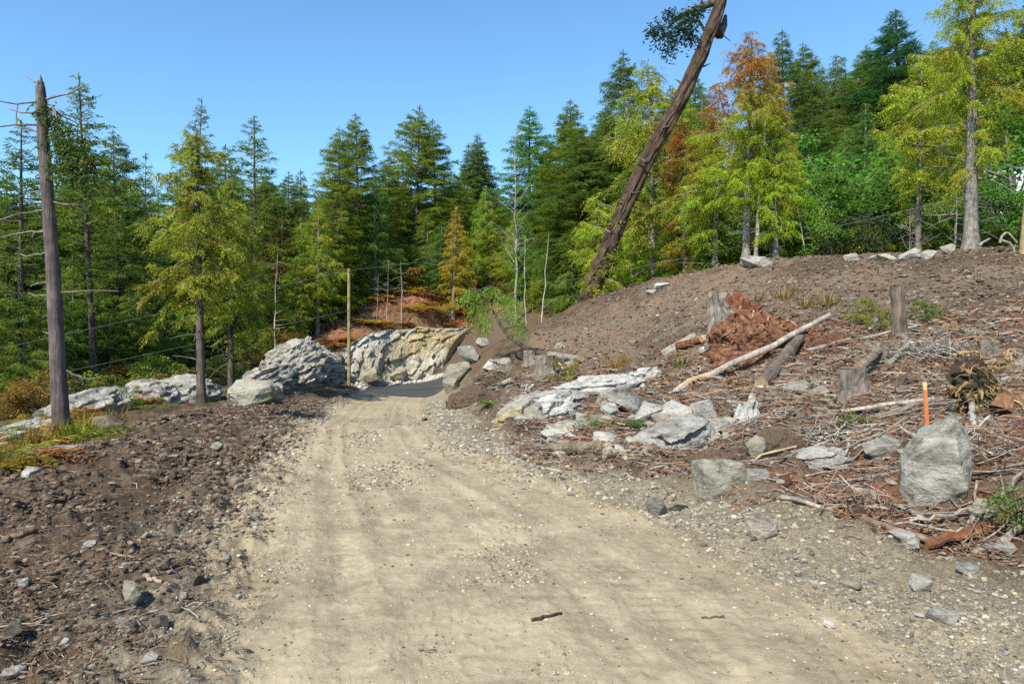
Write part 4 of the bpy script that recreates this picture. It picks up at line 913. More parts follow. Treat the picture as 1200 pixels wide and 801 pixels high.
# the small cedar bent over at the road bank
def bent_sapling():
    d = 30.0; x, y = GD(617, d); z = hz(x, y); e = empty('bent_sapling', (x, y, z)); r = np.random.default_rng(8)
    q = lambda a, b, o=0: P(a, b, d + o) - np.array([x, y, z])
    pts = np.array([q(618, 408), q(608, 402), q(596, 393), q(585, 378), q(577, 362), q(571, 350), q(566, 342), q(561, 338)])
    mb = MB(); tube(mb, pts, np.linspace(.10, .02, 8), 7); link('trunk', mb.mesh('trunk', M['bark'], True), e)
    lv = Leaves(); wood = MB()
    def frond(a, b, c_, n=150):
        n = int(n * 1.15)
        A, B, C_ = q(*a), q(*b, r.normal(0, .5)), q(*c_, r.normal(0, .8)); u = np.linspace(0, 1, 8)[:, None]
        cv = (1 - u) ** 2 * A + 2 * u * (1 - u) * B + u * u * C_; tube(wood, cv, np.linspace(.025, .006, 8), 4)
        t = r.uniform(.15, 1, n); b_ = np.stack([np.interp(t, u[:, 0], cv[:, i]) for i in range(3)], 1)
        hang = np.stack([r.normal(0, .35, n), r.normal(0, .35, n), -r.uniform(.3, 1.2, n)], 1)
        lv.add(b_ + hang * r.uniform(0, .5, (n, 1)), unit(hang + r.normal(0, .25, (n, 3))) * r.uniform(.10, .26, (n, 1)), .024, r.normal(size=(n, 3)), np.clip(r.normal(1, .25, (n, 1)), .5, 1.6) * np.ones((1, 3)))
    for f in [((580, 368), (600, 350), (612, 372), 260), ((585, 375), (604, 364), (618, 380), 260), ((572, 352), (590, 338), (606, 352), 300), ((575, 356), (600, 338), (612, 356), 240), ((566, 343), (552, 338), (541, 348), 260), ((570, 350), (556, 345), (549, 366), 280), ((575, 360), (566, 362), (562, 386), 280), ((572, 354), (562, 356), (556, 376), 280), ((563, 339), (574, 330), (588, 340), 260), ((590, 386), (606, 378), (619, 386), 180), ((562, 340), (548, 334), (544, 342), 200), ((578, 366), (570, 374), (568, 392), 160)]: frond(*f)
    link('branches', wood.mesh('branches', M['bark'], True), e); link('foliage', lv.mesh('foliage', M['leaf']), e, color=(0.207, 0.327, 0.050))
    tag(e, 'small bright green cedar bent over the road bank with hanging sprays', 'sapling')
bent_sapling()

# undergrowth: shrubs, ferns, grass tufts
def low(key, px, py, size, colr, name, label, cat, group, d=None, wide=1.0):
    x, y = GD(px, d) if d else G(px, py)
    return plant(key, x, y, size, colr, name, label, cat, group, wide, .03, None, ('stem', 'leaves'))
r_ = random.Random(21)
for i in range(34):
    px = r_.uniform(-10, 330); d = np.interp(px, [0, 60, 130, 180, 250, 330], [21, 24, 27, 30, 37, 44]) + r_.uniform(0, 7)
    low(f'shrub{r_.randrange(4)}', px, 0, r_.uniform(.8, 1.9), r_.choice([(.11, .14, .025), (.22, .13, .03), (.09, .13, .025), CED, (0.175, 0.242, 0.030), CEDB, (0.218, 0.229, 0.025)]), 'shrub', 'leafy green shrub under the trees left of the grey outcrop', 'shrub', 'shrubs under the left trees', d, 1.4)
for i in range(46):
    t_ = r_.random(); px = 335 + 235 * t_; d = np.interp(px, [335, 400, 440, 500, 570], [46, 50, 55, 59, 62]) + r_.uniform(0, 6)
    low(r_.choice(['fern1', 'fern2', 'shrub1', 'fern2', 'fern0']), px, 0, r_.uniform(.5, 1.2), r_.choice([ORA, (0.360, 0.100, 0.040), (0.280, 0.090, 0.050), ORA, (0.280, 0.170, 0.030), GOLD]), 'fern', 'rust-coloured fern on the slope above the rock cut', 'fern', 'rusty ferns above the cut', d, 1.6)
for i in range(34):
    px = r_.uniform(335, 640); d = np.interp(px, [335, 440, 570, 640], [52, 62, 68, 62]) + r_.uniform(-2, 5)
    low(f'shrub{r_.randrange(4)}', px, 0, r_.uniform(1.2, 2.8), r_.choice([CED, (0.130, 0.120, 0.020), (0.200, 0.100, 0.035), CEDB, (0.160, 0.090, 0.040)]), 'shrub', 'olive or brownish shrub along the forest foot behind the cut', 'shrub', 'shrubs along the forest foot', d, 1.4)
for i in range(26):
    px = r_.uniform(720, 890); d = np.interp(px, [720, 890], [40, 33]) + r_.uniform(0, 4)
    low(f'shrub{r_.randrange(4)}', px, 0, r_.uniform(1.0, 2.2), r_.choice([YEL, CED, MAP, CEDB]), 'shrub', 'green shrub at the forest edge left of the rust-topped cedar', 'shrub', 'shrubs behind the mound', d, 1.4)
for i in range(34):
    px = r_.uniform(890, 1190); d = np.interp(px, [890, 1190], [32, 26.5]) + r_.uniform(0, 4)
    low(f'shrub{r_.randrange(4)}', px, 0, r_.uniform(.9, 1.9), r_.choice([MAP, MAP, CED, (0.050, 0.080, 0.030)]), 'shrub', 'green shrub in the shade along the right-hand crest', 'shrub', 'shrubs along the crest', d, 1.4)
for px, top, d, s_ in [(1068, 212, 36, 1), (1097, 220, 36, 2), (1125, 216, 35, 3), (1155, 226, 34, 0), (1205, 190, 33, 2), (1044, 205, 37, 3)]:
    tree(f'maple{s_}', px, top, d, (0.076, 0.157, 0.035), 'leafy maple in the row screening the white house', 'maple_tree', 'maples screening the house', 1.5)
# left foreground verge
for px, py, s, c_, lab in [(74, 498, .85, (0.340, 0.110, 0.035), 'rust-red fern against the foot of the bare snag'), (60, 512, .7, (0.300, 0.100, 0.040), 'rust-red fern left of the snag foot'), (88, 508, .6, (0.300, 0.150, 0.035), 'orange fern right of the snag foot'),
    (100, 515, .45, (0.185, 0.242, 0.030), 'yellow-green fern below the flat dark rock'), (118, 512, .45, (0.185, 0.229, 0.030), 'yellow-green fern touching the flat dark rock'), (125, 520, .35, (0.200, 0.180, 0.030), 'small yellow-green fern right of the flat dark rock'), (15, 540, .7, (0.340, 0.130, 0.030), 'orange fern at the left edge of the soil bank'), (32, 532, .6, (0.218, 0.242, 0.025), 'yellow-green fern beside the orange fern on the left'),
    (5, 556, .6, (0.240, 0.190, 0.025), 'yellow fern on the soil bank at the left edge'), (46, 534, .5, (0.175, 0.206, 0.030), 'dull green fern between the orange fern and the snag'), (22, 520, .6, (0.197, 0.229, 0.030), 'green fern under the rock ridge at far left'), (40, 470, .9, (0.142, 0.182, 0.030), 'green fern on the rock ridge left of the snag')]:
    low(f'fern{int(px) % 4}', px, py, s, c_, 'fern', lab, 'fern', 'ferns around the snag', None if py > 480 else 16, 1.1)
for px, py, s_, lab in [(16, 548, .8, 'tall orange dead fern at the left edge below the ridge'), (40, 536, .75, 'orange dead fern stalks left of the snag'), (92, 512, .6, 'rusty dead fern right behind the snag foot')]:
    low('fern1', px, py, s_ * .8, (.33, .14, .04), 'dead_fern', lab, 'fern', 'ferns around the snag', None, 1.3)
for i in range(22):
    px = r_.uniform(-10, 135); py = np.interp(px, [0, 70, 135], [552, 520, 500]) + r_.uniform(-10, 5)
    low(r_.choice(['tuft0', 'tuft1', 'tuft2', 'fern3']), px, py, r_.uniform(.3, .55), r_.choice([(0.207, 0.229, 0.030), (0.300, 0.140, 0.035), (0.164, 0.206, 0.035), (0.240, 0.170, 0.060)]), 'grass_tuft', 'yellowing weed tuft on the verge around the snag', 'grass tuft', 'weed tufts around the snag', None, 1.2)
for i in range(10):
    px = r_.uniform(140, 260); py = np.interp(px, [140, 260], [482, 466]) + r_.uniform(-5, 3)
    low(r_.choice(['fern0', 'fern1']), px, py, r_.uniform(.35, .6), r_.choice([CED, CEDB, (0.200, 0.130, 0.030)]), 'fern', 'small green fern along the far edge of the soil bank', 'fern', 'ferns along the soil bank', None, 1.0)
for i in range(26):
    px = r_.uniform(0, 262); d = np.interp(px, [0, 60, 100, 165, 216, 262], [13.0, 15.5, 17.4, 22.4, 27.2, 33]) + r_.uniform(-.6, .5)
    low(r_.choice(['fern0', 'fern1', 'fern2', 'shrub0', 'shrub1']), px, 0, r_.uniform(.35, .8), r_.choice([(.30, .11, .035), (.12, .15, .03), (.24, .16, .03), (.09, .13, .028), (.33, .15, .04)]), 'fern', 'rusty or green fern growing against the bedrock ledge left of the boulder', 'fern', 'ferns against the left ledge', d, 1.2)
# debris field plants
for px, py, s, c_, key, lab in [(662, 450, .75, (0.200, 0.170, 0.030), 'shrub1', 'yellow-green bush between the cut stumps by the road'), (575, 478, .4, CED, 'fern0', 'low green fern on the gravel edge by the bend'),
    (720, 508, .45, (0.098, 0.182, 0.030), 'fern1', 'bright green fern above the short log'), (732, 504, .3, (0.088, 0.182, 0.030), 'fern0', 'small bright green fern right of the short log'), (745, 505, .22, (0.076, 0.206, 0.030), 'tuft1', 'vivid green seedling beside the long rock slab'),
    (958, 478, .32, (0.218, 0.242, 0.030), 'fern1', 'yellow-green sword fern below the wide stump'), (985, 505, .35, (0.164, 0.206, 0.040), 'fern2', 'olive fern behind the low lichen rock'), (1003, 500, .3, (0.152, 0.182, 0.040), 'tuft0', 'grey-green tuft below the wide stump'),
    (1010, 380, .6, (0.152, 0.206, 0.030), 'shrub3', 'green weed patch left of the tall stump'), (1030, 388, .5, (0.175, 0.218, 0.030), 'shrub1', 'yellow-green weed patch at the foot of the tall stump'), (1085, 378, .55, (0.142, 0.206, 0.030), 'shrub2', 'green weed patch right of the tall stump'), (1093, 384, .4, (0.164, 0.218, 0.030), 'fern1', 'fern right of the tall stump'),
    (1038, 425, .4, (0.131, 0.206, 0.030), 'fern0', 'fern behind the forked log'), (1196, 606, .4, (0.142, 0.193, 0.050), 'shrub0', 'grey-green bush at the right edge beside the road'), (800, 433, .45, (0.131, 0.157, 0.030), 'tuft2', 'dry green tuft below the long peeled log'), (938, 400, .5, (0.164, 0.193, 0.030), 'fern2', 'fern behind the red rotten heap'),
    (790, 445, .4, (0.142, 0.169, 0.030), 'fern2', 'green fern left of the long peeled log'), (880, 458, .4, (0.200, 0.160, 0.040), 'tuft1', 'yellow grass tuft above the upright white rock'), (560, 470, .35, CEDB, 'fern2', 'dark green fern by the road bend')]:
    low(key, px, py, s, c_, 'fern' if 'fern' in lab else 'weed', lab, 'fern' if 'fern' in lab else 'weed', 'green plants in the debris', None, 1.2)
for px, py, s, lab in [(722, 432, .8, 'dry orange grass at the foot of the brown mound'), (733, 425, .7, 'dry orange grass right of its twin below the brown mound'), (833, 366, .6, 'straw tuft left of the rotten stump'), (890, 355, .6, 'straw tuft right of the rotten stump'), (918, 352, .8, 'dry straw-coloured grass on the mound above the red heap'), (945, 360, .7, 'dry straw grass between the red heap and the tall stump'), (930, 345, .6, 'higher straw grass tuft above the red heap'), (972, 362, .8, 'straw grass left of the tall stump'), (655, 470, .5, 'dry grass by the small cut stump'), (770, 440, .5, 'dry grass above the jagged white slab')]:
    low(f'tuft{int(px) % 3}', px, py, s * .7, (0.340, 0.200, 0.060) if px < 800 else (0.300, 0.200, 0.080), 'dry_grass', lab, 'grass tuft', 'dry grass on the slope', None, 1.1)
# ------------------------------------------------------------------ rocks
_rk = {}
def put_rock(V, F, mat, name, loc, label, cat, group=None, color=(1, 1, 1), smooth=False, vc=(1, 1, 1)):
    mb = MB(); mb.add(V, F, vc); o = link(name, mb.mesh(name, M[mat], smooth), None, loc, color); return tag(o, label, cat, group)
def boulder(px, base_py, w, h, seed, mat, label, name='boulder', cat='rock', d=None, planes=9, cut=(.34, .68), dep=.85, rz=0, tilt=0, sink=.30, rough=.08, color=(1, 1, 1), group=None, sub=5, boxy=3.2, pts=None):
    x, y = GD(px, d) if d else G(px, base_py); k = y / FPX
    V, F = hull_v((w * k, w * k * dep, h * k * (1 + sink)), seed, 11 + planes, boxy, rough * .6, pts, 3 if w * h > 700 else 2)
    V = rotz(roty(V, tilt), rz); z = hz(x, y)
    if d: z = CAMH - (base_py - 400) * k
    q = random.Random(seed); v = q.uniform(.72, 1.08); wm = q.random(); color = tuple(c * v * f for c, f in zip(color, (1, 1 - .05 * wm, 1 - .14 * wm)))
    return put_rock(V, F, mat, name, (x, y + w * k * dep * .25, z - V[:, 2].min() - h * k * sink), label, cat, group, color)
def crag(px, py, w, h, d, seed, mat, label, name='rock_outcrop', cat='rock outcrop', dep=.6, cells=70, amp=.13, aniso=(1, 1, 2.0), rx=0, ry=0, rz=0, color=(1, 1, 1), sub=5, group=None):
    c = P(px, py, d); k = d / FPX; V, F = crag_v((w * k, w * k * dep, h * k), seed, sub, cells, amp, aniso)
    V = rotz(roty(rotx(V, rx), ry), rz)
    return put_rock(V, F, mat, name, tuple(c), label, cat, group, color)
# bedrock: left ridge, grey outcrop, road cut
GO = 'bedrock left of the road'
crag(18, 516, 130, 40, 14.5, 1, 'rock', 'low grey bedrock ridge at the left edge behind the ferns', dep=.5, ry=-.22, aniso=(1, 1, 3), group=GO)
crag(98, 482, 105, 44, 18.5, 2, 'rock', 'pale bedrock slab right behind the bare snag', dep=.5, ry=-.25, aniso=(1, 1, 3), group=GO)
crag(165, 470, 84, 48, 24, 3, 'rock', 'broken grey bedrock under the green shrubs between snag and cedar', dep=.6, ry=-.12, cells=120, group=GO)
crag(216, 464, 84, 50, 29, 4, 'rock', 'shattered grey bedrock behind the trunk of the thin cedar', dep=.6, cells=140, amp=.10, ry=-.1, group=GO)
crag(312, 452, 76, 46, 36, 5, 'rock', 'lower left shoulder of the folded grey outcrop behind the buff boulder', dep=.7, ry=-.45, cells=260, amp=.13, aniso=(1, 1, 3.2), sub=6, group=GO)
crag(345, 434, 84, 66, 39.5, 6, 'rock', 'folded grey rock outcrop left of the utility pole', dep=.7, ry=-.5, cells=340, amp=.12, aniso=(1, 1, 3.4), sub=6, group=GO)
crag(374, 438, 56, 58, 41.5, 7, 'rock', 'right-hand end of the folded grey outcrop beside the dark notch', dep=.8, ry=-.35, cells=260, amp=.13, aniso=(1, 1, 3), sub=6, group=GO)
crag(391, 432, 30, 40, 47.6, 8, 'rock_dark', 'dark rock in the notch behind the utility pole', dep=.8, cells=60, amp=.10, color=(1.0, 1.15, 1.1))
def blasted_face():
    bot = np.array([P(*q) for q in [(396, 449.5, 49.2), (414, 448.5, 49.6), (432, 447.5, 50.3), (450, 446, 51.3), (480, 443.5, 52.8), (505, 441.5, 53.6), (520, 440, 54.4)]])
    top = np.array([P(*q) for q in [(400, 411, 50.4), (417, 399, 51.2), (436, 391, 52.4), (457, 386.5, 54.2), (490, 384, 56.6), (528, 385, 59.0), (562, 386, 61.2)]])
    ns, nh = 300, 130; u = np.linspace(0, len(bot) - 1, ns); B = np.stack([np.interp(u, np.arange(len(bot)), bot[:, i]) for i in range(3)], 1); T = np.stack([np.interp(u, np.arange(len(top)), top[:, i]) for i in range(3)], 1)
    h = np.linspace(-.12, 1.06, nh); prof = np.clip(h, 0, 1) ** 1.35
    V = B[None] + (T - B)[None] * np.stack([prof, prof, np.sin(np.clip(h, -.12, 1.06) * 1.5) / math.sin(1.5)], -1)[:, None]
    S = np.linspace(0, 11.5, ns)[None] + 0 * h[:, None]; Hh = h[:, None] * 4 + 0 * S
    r = np.random.default_rng(12); n = 170; cs, ch = r.uniform(0, 11.5, n), r.uniform(-.5, 4.4, n); off = r.uniform(-1, 1, n); tx, ty = r.normal(0, .35, n), r.normal(0, .35, n)
    q1 = (S - .55 * Hh) ; w = fbm2(S.ravel() * 1.6, Hh.ravel() * 1.6, 3, 3).reshape(S.shape) * .35
    k = np.argmin(((q1 + w)[..., None] - (cs - .55 * ch)) ** 2 * 1.5 + ((Hh + w)[..., None] - ch) ** 2 * 3.0, -1)
    d = .20 * off[k] + .55 * ((S - cs[k]) * tx[k] + (Hh - ch[k]) * ty[k]) + .05 * fbm2(S.ravel() * 6, Hh.ravel() * 6, 3, 5).reshape(S.shape) + .35 * fbm2(S.ravel() * .6, Hh.ravel() * .5, 2, 6).reshape(S.shape)
    fade = sstep(11.5, 9.6, S); d = d * (.12 + .88 * fade) * sstep(1.06, .9, h)[:, None] + .25 - .5 * sstep(.93, 1.06, h)[:, None] - .45 * sstep(10.9, 11.5, S)
    V = V + d[..., None] * unit(np.array([.25, -.85, .35]))
    n1 = fbm2(S.ravel() * .7, Hh.ravel() * .7, 3, 8).reshape(S.shape)
    white, cream, ochre, grey = (.56, .545, .51), (.55, .50, .38), (.50, .40, .22), (.42, .405, .375)
    mix = lambda a, b, t: a * (1 - t[..., None]) + np.array(b) * t[..., None]
    c = np.broadcast_to(np.array(white), V.shape).copy(); c = mix(c, grey, sstep(.0, .35, n1) * .8); c = mix(c, cream, sstep(2.6, 1.2, Hh + n1 * 1.5 - S * .1) * sstep(1.5, 3.0, S)); c = mix(c, ochre, sstep(5.2, 7.4, S + n1 * 1.8) * sstep(.4, 1.4, Hh)); c = mix(c, cream, sstep(5.5, 7.5, S) * sstep(1.6, .6, Hh + n1)); c = mix(c, grey, sstep(2.9, 3.6, Hh + n1 * 1.2) * .75)
    i = np.arange(nh * ns).reshape(nh, ns); qd = np.stack([i[:-1, :-1], i[:-1, 1:], i[1:, 1:], i[1:, :-1]], -1).reshape(-1, 4)
    bk = V.copy(); bk += np.array([-.3, 1.2, -.7])     # its buried back
    mb = MB(); Vv = np.concatenate([V.reshape(-1, 3), bk.reshape(-1, 3)]); m_ = nh * ns; rim = np.concatenate([i[0], i[1:, -1], i[-1, ::-1][1:], i[::-1, 0][1:]]); rq = np.stack([rim[:-1], rim[:-1] + m_, rim[1:] + m_, rim[1:]], -1)
    mb.add(Vv, np.concatenate([qd, qd[:, ::-1] + m_, rq]), np.concatenate([c.reshape(-1, 3)] * 2)); tag(link('rock_outcrop', mb.mesh('rock_outcrop', M['rock_face'], False)), 'long blasted rock face of the road cut, white left and ochre right', 'rock face')
blasted_face()
boulder(434, 445, 26, 17, 11, 'rock_tan', 'buff block at the foot of the road cut near the pole', d=49.4)
boulder(466, 444, 22, 15, 12, 'rock_tan', 'smaller buff block at the foot of the road cut right of its larger twin', d=51.2)
boulder(412, 441, 16, 22, 13, 'rock_dark', 'dark angular block behind the foot of the utility pole', d=50.5)
boulder(487, 424, 10, 8, 14, 'rock_white', 'round white stone stuck in the sandy face of the cut', d=53.2)
boulder(295, 475, 66, 30, 15, 'rock_tan', 'big buff boulder split into two blocks beside the soil bank', dep=.8, planes=7, cut=(.4, .75), rz=.35)
boulder(318, 473, 24, 26, 19, 'rock', 'dark-sided grey block leaning on the big buff boulder', dep=1.0, planes=6, cut=(.45, .7), rz=.6)
boulder(123, 507, 36, 20, 20, 'rock_dark', 'flat-topped dark rock among the ferns right of the snag', planes=6, cut=(.35, .6), dep=.9, rz=.3)
boulder(72, 537, 28, 11, 21, 'rock_white', 'small pale flat rock below the snag on the soil edge', planes=6)
boulder(33, 560, 20, 12, 22, 'rock_white', 'small white and dark rock below the orange fern', planes=6)
boulder(136, 522, 18, 6, 23, 'rock_white', 'sliver of pale rock below the flat-topped dark rock')
# stones on the soil bank
for i, (px, py, w, h, mt, lab, nm) in enumerate([
 (152, 709, 26, 30, 'rock_tan', 'tan wedge-shaped stone standing in the dark soil', 'stone'), (230, 688, 16, 15, 'rock_dark', 'round brown stone on the bank above the pale egg-shaped stone', 'stone'),
 (214, 704, 12, 11, 'rock_tan', 'pale egg-shaped stone at the edge of the soil bank', 'stone'), (205, 733, 18, 10, 'rock_dark', 'oval brown stone below the pale egg-shaped stone', 'stone'), (186, 748, 20, 12, 'rock_dark', 'dark angular clod below the tan wedge-shaped stone', 'stone'),
 (176, 790, 26, 12, 'rock', 'grey flat stone at the bottom left of the bank', 'stone'), (14, 795, 26, 14, 'rock', 'pale rounded stone in the bottom left corner', 'stone'), (8, 757, 26, 16, 'rock_dark', 'dark lump at the left edge', 'dark_lump'),  # last entry: plain lump in the dark rock material
 (191, 676, 18, 12, 'rock_dark', 'brown stone with a twig beside it above the tan wedge', 'stone'), (141, 643, 14, 11, 'rock_tan', 'brown round stone in the middle of the bank', 'stone'), (103, 642, 14, 8, 'rock_white', 'small whitish stone left of the brown round stone', 'stone'),
 (264, 655, 9, 7, 'rock_white', 'white pebble-sized stone at the left road edge', 'stone'), (264, 661, 8, 6, 'rock_dark', 'dark stone touching the white stone at the left road edge', 'stone'), (280, 701, 12, 7, 'rock_tan', 'tan stone on the left margin of the road', 'stone'),
 (254, 536, 16, 8, 'rock_tan', 'flat buff stone high on the soil bank', 'stone'), (279, 572, 14, 7, 'rock', 'grey stone at the left road margin', 'stone'), (247, 546, 6, 5, 'rock', 'little grey stone right of the flat buff stone', 'stone'),
 (26, 693, 12, 9, 'rock', 'grey stone at the far left of the bank', 'stone'), (75, 756, 12, 7, 'rock_white', 'whitish stone at the lower left of the bank', 'stone'), (140, 742, 11, 6, 'rock', 'small grey stone left of the dark angular clod', 'stone')]):
    boulder(px, py, w, h, 130 + i, mt, lab, nm, 'stone', planes=7, cut=(.5, .85), sink=.25, rough=.06, sub=3, rz=i * 1.3)
# right-hand bank and debris field
GR = 'pale rocks of the right-hand bank'
boulder(535, 447, 34, 24, 31, 'rock_tan', 'cream block at the corner of the asphalt bend', dep=1, planes=6, cut=(.4, .65), d=33.5)
boulder(528, 458, 20, 16, 60, 'rock_tan', 'smaller cream rock below the cream block at the bend', dep=1, planes=6, cut=(.4, .65), d=32.5)
boulder(549, 419, 20, 20, 32, 'rock_white', 'white leaning slab above the cream block at the bend', dep=.9, planes=7, tilt=-.6, d=33.9)
boulder(565, 405, 16, 10, 61, 'rock_white', 'white rock at the top of the bank left of the bent sapling', d=34.8)
boulder(592, 436, 26, 19, 33, 'rock', 'squared grey rock with a dark side below the bent sapling', planes=6, cut=(.4, .65), dep=.9, rz=.4)
boulder(575, 432, 20, 12, 62, 'rock_white', 'pale flat rock left of the squared grey rock', planes=6)
boulder(670, 437, 16, 12, 63, 'rock', 'round grey rock right of the cut stumps', planes=8)
boulder(655, 409, 10, 7, 64, 'rock_white', 'white stone behind the stumps on the mound')
crag(700, 459, 112, 38, 17.8, 34, 'rock_white', 'long low white bedrock slab right of the smallest cut stump', dep=.6, ry=-.13, cells=60, amp=.10, aniso=(1, 1, 3))
crag(752, 445, 46, 26, 19.5, 35, 'rock_white', 'jagged white slab at the foot of the brown mound', dep=.6, ry=-.35, cells=50, amp=.12, aniso=(1, 1, 2.5))
crag(612, 494, 66, 46, 14.6, 36, 'rock_tan', 'grey-buff bedrock hump by the road margin', dep=.7, ry=-.2, cells=60, amp=.12)
crag(645, 489, 64, 44, 15, 37, 'rock_white', 'broken white bedrock right of the grey-buff hump', dep=.7, ry=-.2, cells=80, amp=.15)
crag(640, 474, 96, 34, 16.6, 65, 'rock', 'thin grey bedrock band above the grey-buff hump', dep=.6, ry=-.18, cells=80, amp=.13)
crag(674, 509, 66, 38, 12.6, 38, 'rock_tan', 'cream flat rock just above the short round log', dep=.7, ry=.12, cells=40, amp=.10)
crag(790, 524, 124, 60, 10.6, 39, 'rock', 'large sloping grey slab in the middle of the debris', dep=.8, ry=-.25, cells=60, amp=.10, aniso=(1, 1, 2), sub=6)
boulder(847, 574, 56, 36, 40, 'rock_green', 'squared grey-green block beside the pale board', dep=.8, rz=.12, rough=.04, pts=[(-1, -.7, -1), (-1, -.75, .55), (-.85, -.3, .95), (-.2, -.5, 1), (.75, -.8, .8), (1, -.7, .3), (.8, -.75, -.7), (.4, -.8, -1), (-1, .8, .7), (-1, .8, -1), (.9, .8, .7), (1, .8, -1), (-.3, -.95, -.6)])
boulder(887, 566, 32, 26, 41, 'rock_green', 'grey-green block behind the right side of the squared block', dep=.9, rz=-.25, rough=.04, pts=[(-1, -.8, -1), (-1, -.75, .8), (.2, -.8, 1), (1, -.6, .85), (.9, -.7, -.5), (.2, -.8, -1), (-1, .8, .9), (-1, .8, -1), (.9, .8, .9), (1, .8, -1)])
crag(874, 492, 26, 46, 10.9, 42, 'rock_white', 'upright white rock streaked with black', 'boulder', 'rock', dep=.8, ry=.35, cells=40, amp=.16, aniso=(2, 1, 1))
boulder(888, 537, 36, 28, 43, 'rock_tan', 'angular buff rock behind the squared grey-green block', planes=6, cut=(.4, .65), rz=.8)
boulder(912, 530, 34, 24, 66, 'rock_dark', 'dark brown root-covered lump right of the angular buff rock', planes=9, rough=.12)
crag(964, 540, 74, 34, 8.3, 44, 'rock', 'low lichen-mottled rock left of the big standing boulder', 'boulder', 'rock', dep=.7, cells=50, amp=.11)
boulder(1037, 538, 50, 20, 45, 'rock_green', 'low wedge of greenish rock left of the orange stake', planes=6, cut=(.4, .7), dep=.7, tilt=-.15)
boulder(797, 489, 54, 28, 46, 'rock_white', 'white and grey rock above the large sloping slab', planes=7, rough=.1)
boulder(828, 490, 32, 22, 47, 'rock_white', 'white rock right of its neighbour above the large slab', planes=7, rough=.1)
boulder(760, 494, 36, 24, 48, 'rock_white', 'round whitish rock at the left of the white cluster', planes=8, rough=.08)
boulder(735, 489, 44, 26, 49, 'rock', 'pointed grey rock leaning in the white cluster', planes=6, cut=(.4, .65), tilt=.3)
boulder(716, 493, 24, 14, 50, 'rock_white', 'small white rock, leftmost of the white cluster', planes=7)
boulder(938, 452, 42, 16, 51, 'rock', 'flat grey rock under the thick dark log', planes=7)
boulder(897, 458, 30, 9, 52, 'rock_white', 'thin white slab lying between the two crossed logs', planes=6)
boulder(958, 462, 30, 14, 53, 'rock', 'grey rock left of the wide stump', planes=6, tilt=-.3)
boulder(974, 464, 16, 9, 67, 'rock_white', 'white stone touching the wide stump', planes=6)
boulder(896, 637, 34, 26, 54, 'rock', 'pinkish grey stone alone on the road shoulder', planes=8, color=(1.0, .9, .84))
boulder(770, 603, 22, 24, 55, 'rock_green', 'pale wedge stone on the gravel left of the pinkish stone', planes=6, tilt=-.4)
boulder(793, 597, 30, 12, 68, 'rock_tan', 'brownish flat stone right of the pale wedge stone', planes=7)
boulder(1066, 626, 40, 14, 56, 'rock', 'pale broken stone at the foot of the debris below the big boulder', planes=6)
boulder(1182, 630, 32, 14, 57, 'rock_white', 'white flat rock near the right edge', planes=7)
boulder(1165, 592, 44, 20, 58, 'rock_tan', 'rounded buff rock right of the big standing boulder', planes=8)
boulder(1016, 576, 24, 14, 69, 'rock', 'grey stone half buried left of the big boulder', planes=7)
boulder(1108, 735, 32, 16, 70, 'rock', 'flat grey stone low in the right-hand gravel', planes=7)
boulder(998, 688, 26, 14, 71, 'rock_tan', 'smooth buff stone in the gravel', planes=9)
boulder(1082, 690, 26, 16, 72, 'rock_white', 'whitish stone in the right-hand gravel', planes=8)
boulder(1140, 672, 28, 12, 73, 'rock_white', 'long pale stone in the right-hand gravel', planes=8)
boulder(973, 735, 14, 8, 74, 'rock_white', 'small white stone by itself on the road margin', planes=7)
for i, (px, py, w, h, lab) in enumerate([(890, 312, 38, 12, 'wide white boulder at the crest between two stems'), (1071, 304, 28, 15, 'larger of two white boulders at the foot of the thin cedar'), (1089, 303, 18, 12, 'smaller white boulder beside its larger neighbour at the thin cedar'),
      (1111, 300, 16, 10, 'white boulder left of the thick-trunked cedar'), (1037, 305, 34, 7, 'long low pale rock on the crest'), (998, 307, 18, 8, 'small pale rock, leftmost along the right crest'), (776, 338, 18, 7, 'grey rubble stone at the foot of the weeping cedar'), (765, 345, 14, 5, 'low pale stone at the mound edge by the weeping cedar')]):
    boulder(px, py, w, h, 80 + i, 'rock_white', lab, cat='rock', planes=8, group='white rocks along the crest')
# the standing boulder: three tilted faces
def standing_boulder():
    x, y = G(1118, 574); k = y / FPX * .97
    pts = [(-43, 4, 0), (-44, 0, 32), (-34, -16, 62), (-27, -14, 70), (-22, 10, 74), (-8, -24, 76), (10, -16, 92), (18, -6, 104), (24, 8, 98), (36, -4, 84), (41, -10, 66), (40, 8, 62), (38, -16, 30), (30, -20, 0), (-2, -50, 58), (4, -54, 20), (-30, -30, 14), (-20, -32, -6), (24, -26, 60), (-30, 28, 50), (30, 30, 60), (0, 36, 80), (-34, 24, -20), (34, 24, -20), (20, -22, -24), (-40, -8, -20)]
    pts = np.array(pts, float); ctr = (pts.max(0) + pts.min(0)) / 2; dims = pts.max(0) - pts.min(0)
    V, F = hull_v(dims * k, 5, pts=(pts - ctr) / (dims / 2), rough=.048, fine=3)
    put_rock(V, F, 'rock_green', 'boulder', (x, y + 30 * k, hz(x, y) + ctr[2] * k - .02), 'big rough standing boulder in front of the orange stake', 'rock', None, (1.05, 1.03, 1.0))
standing_boulder()

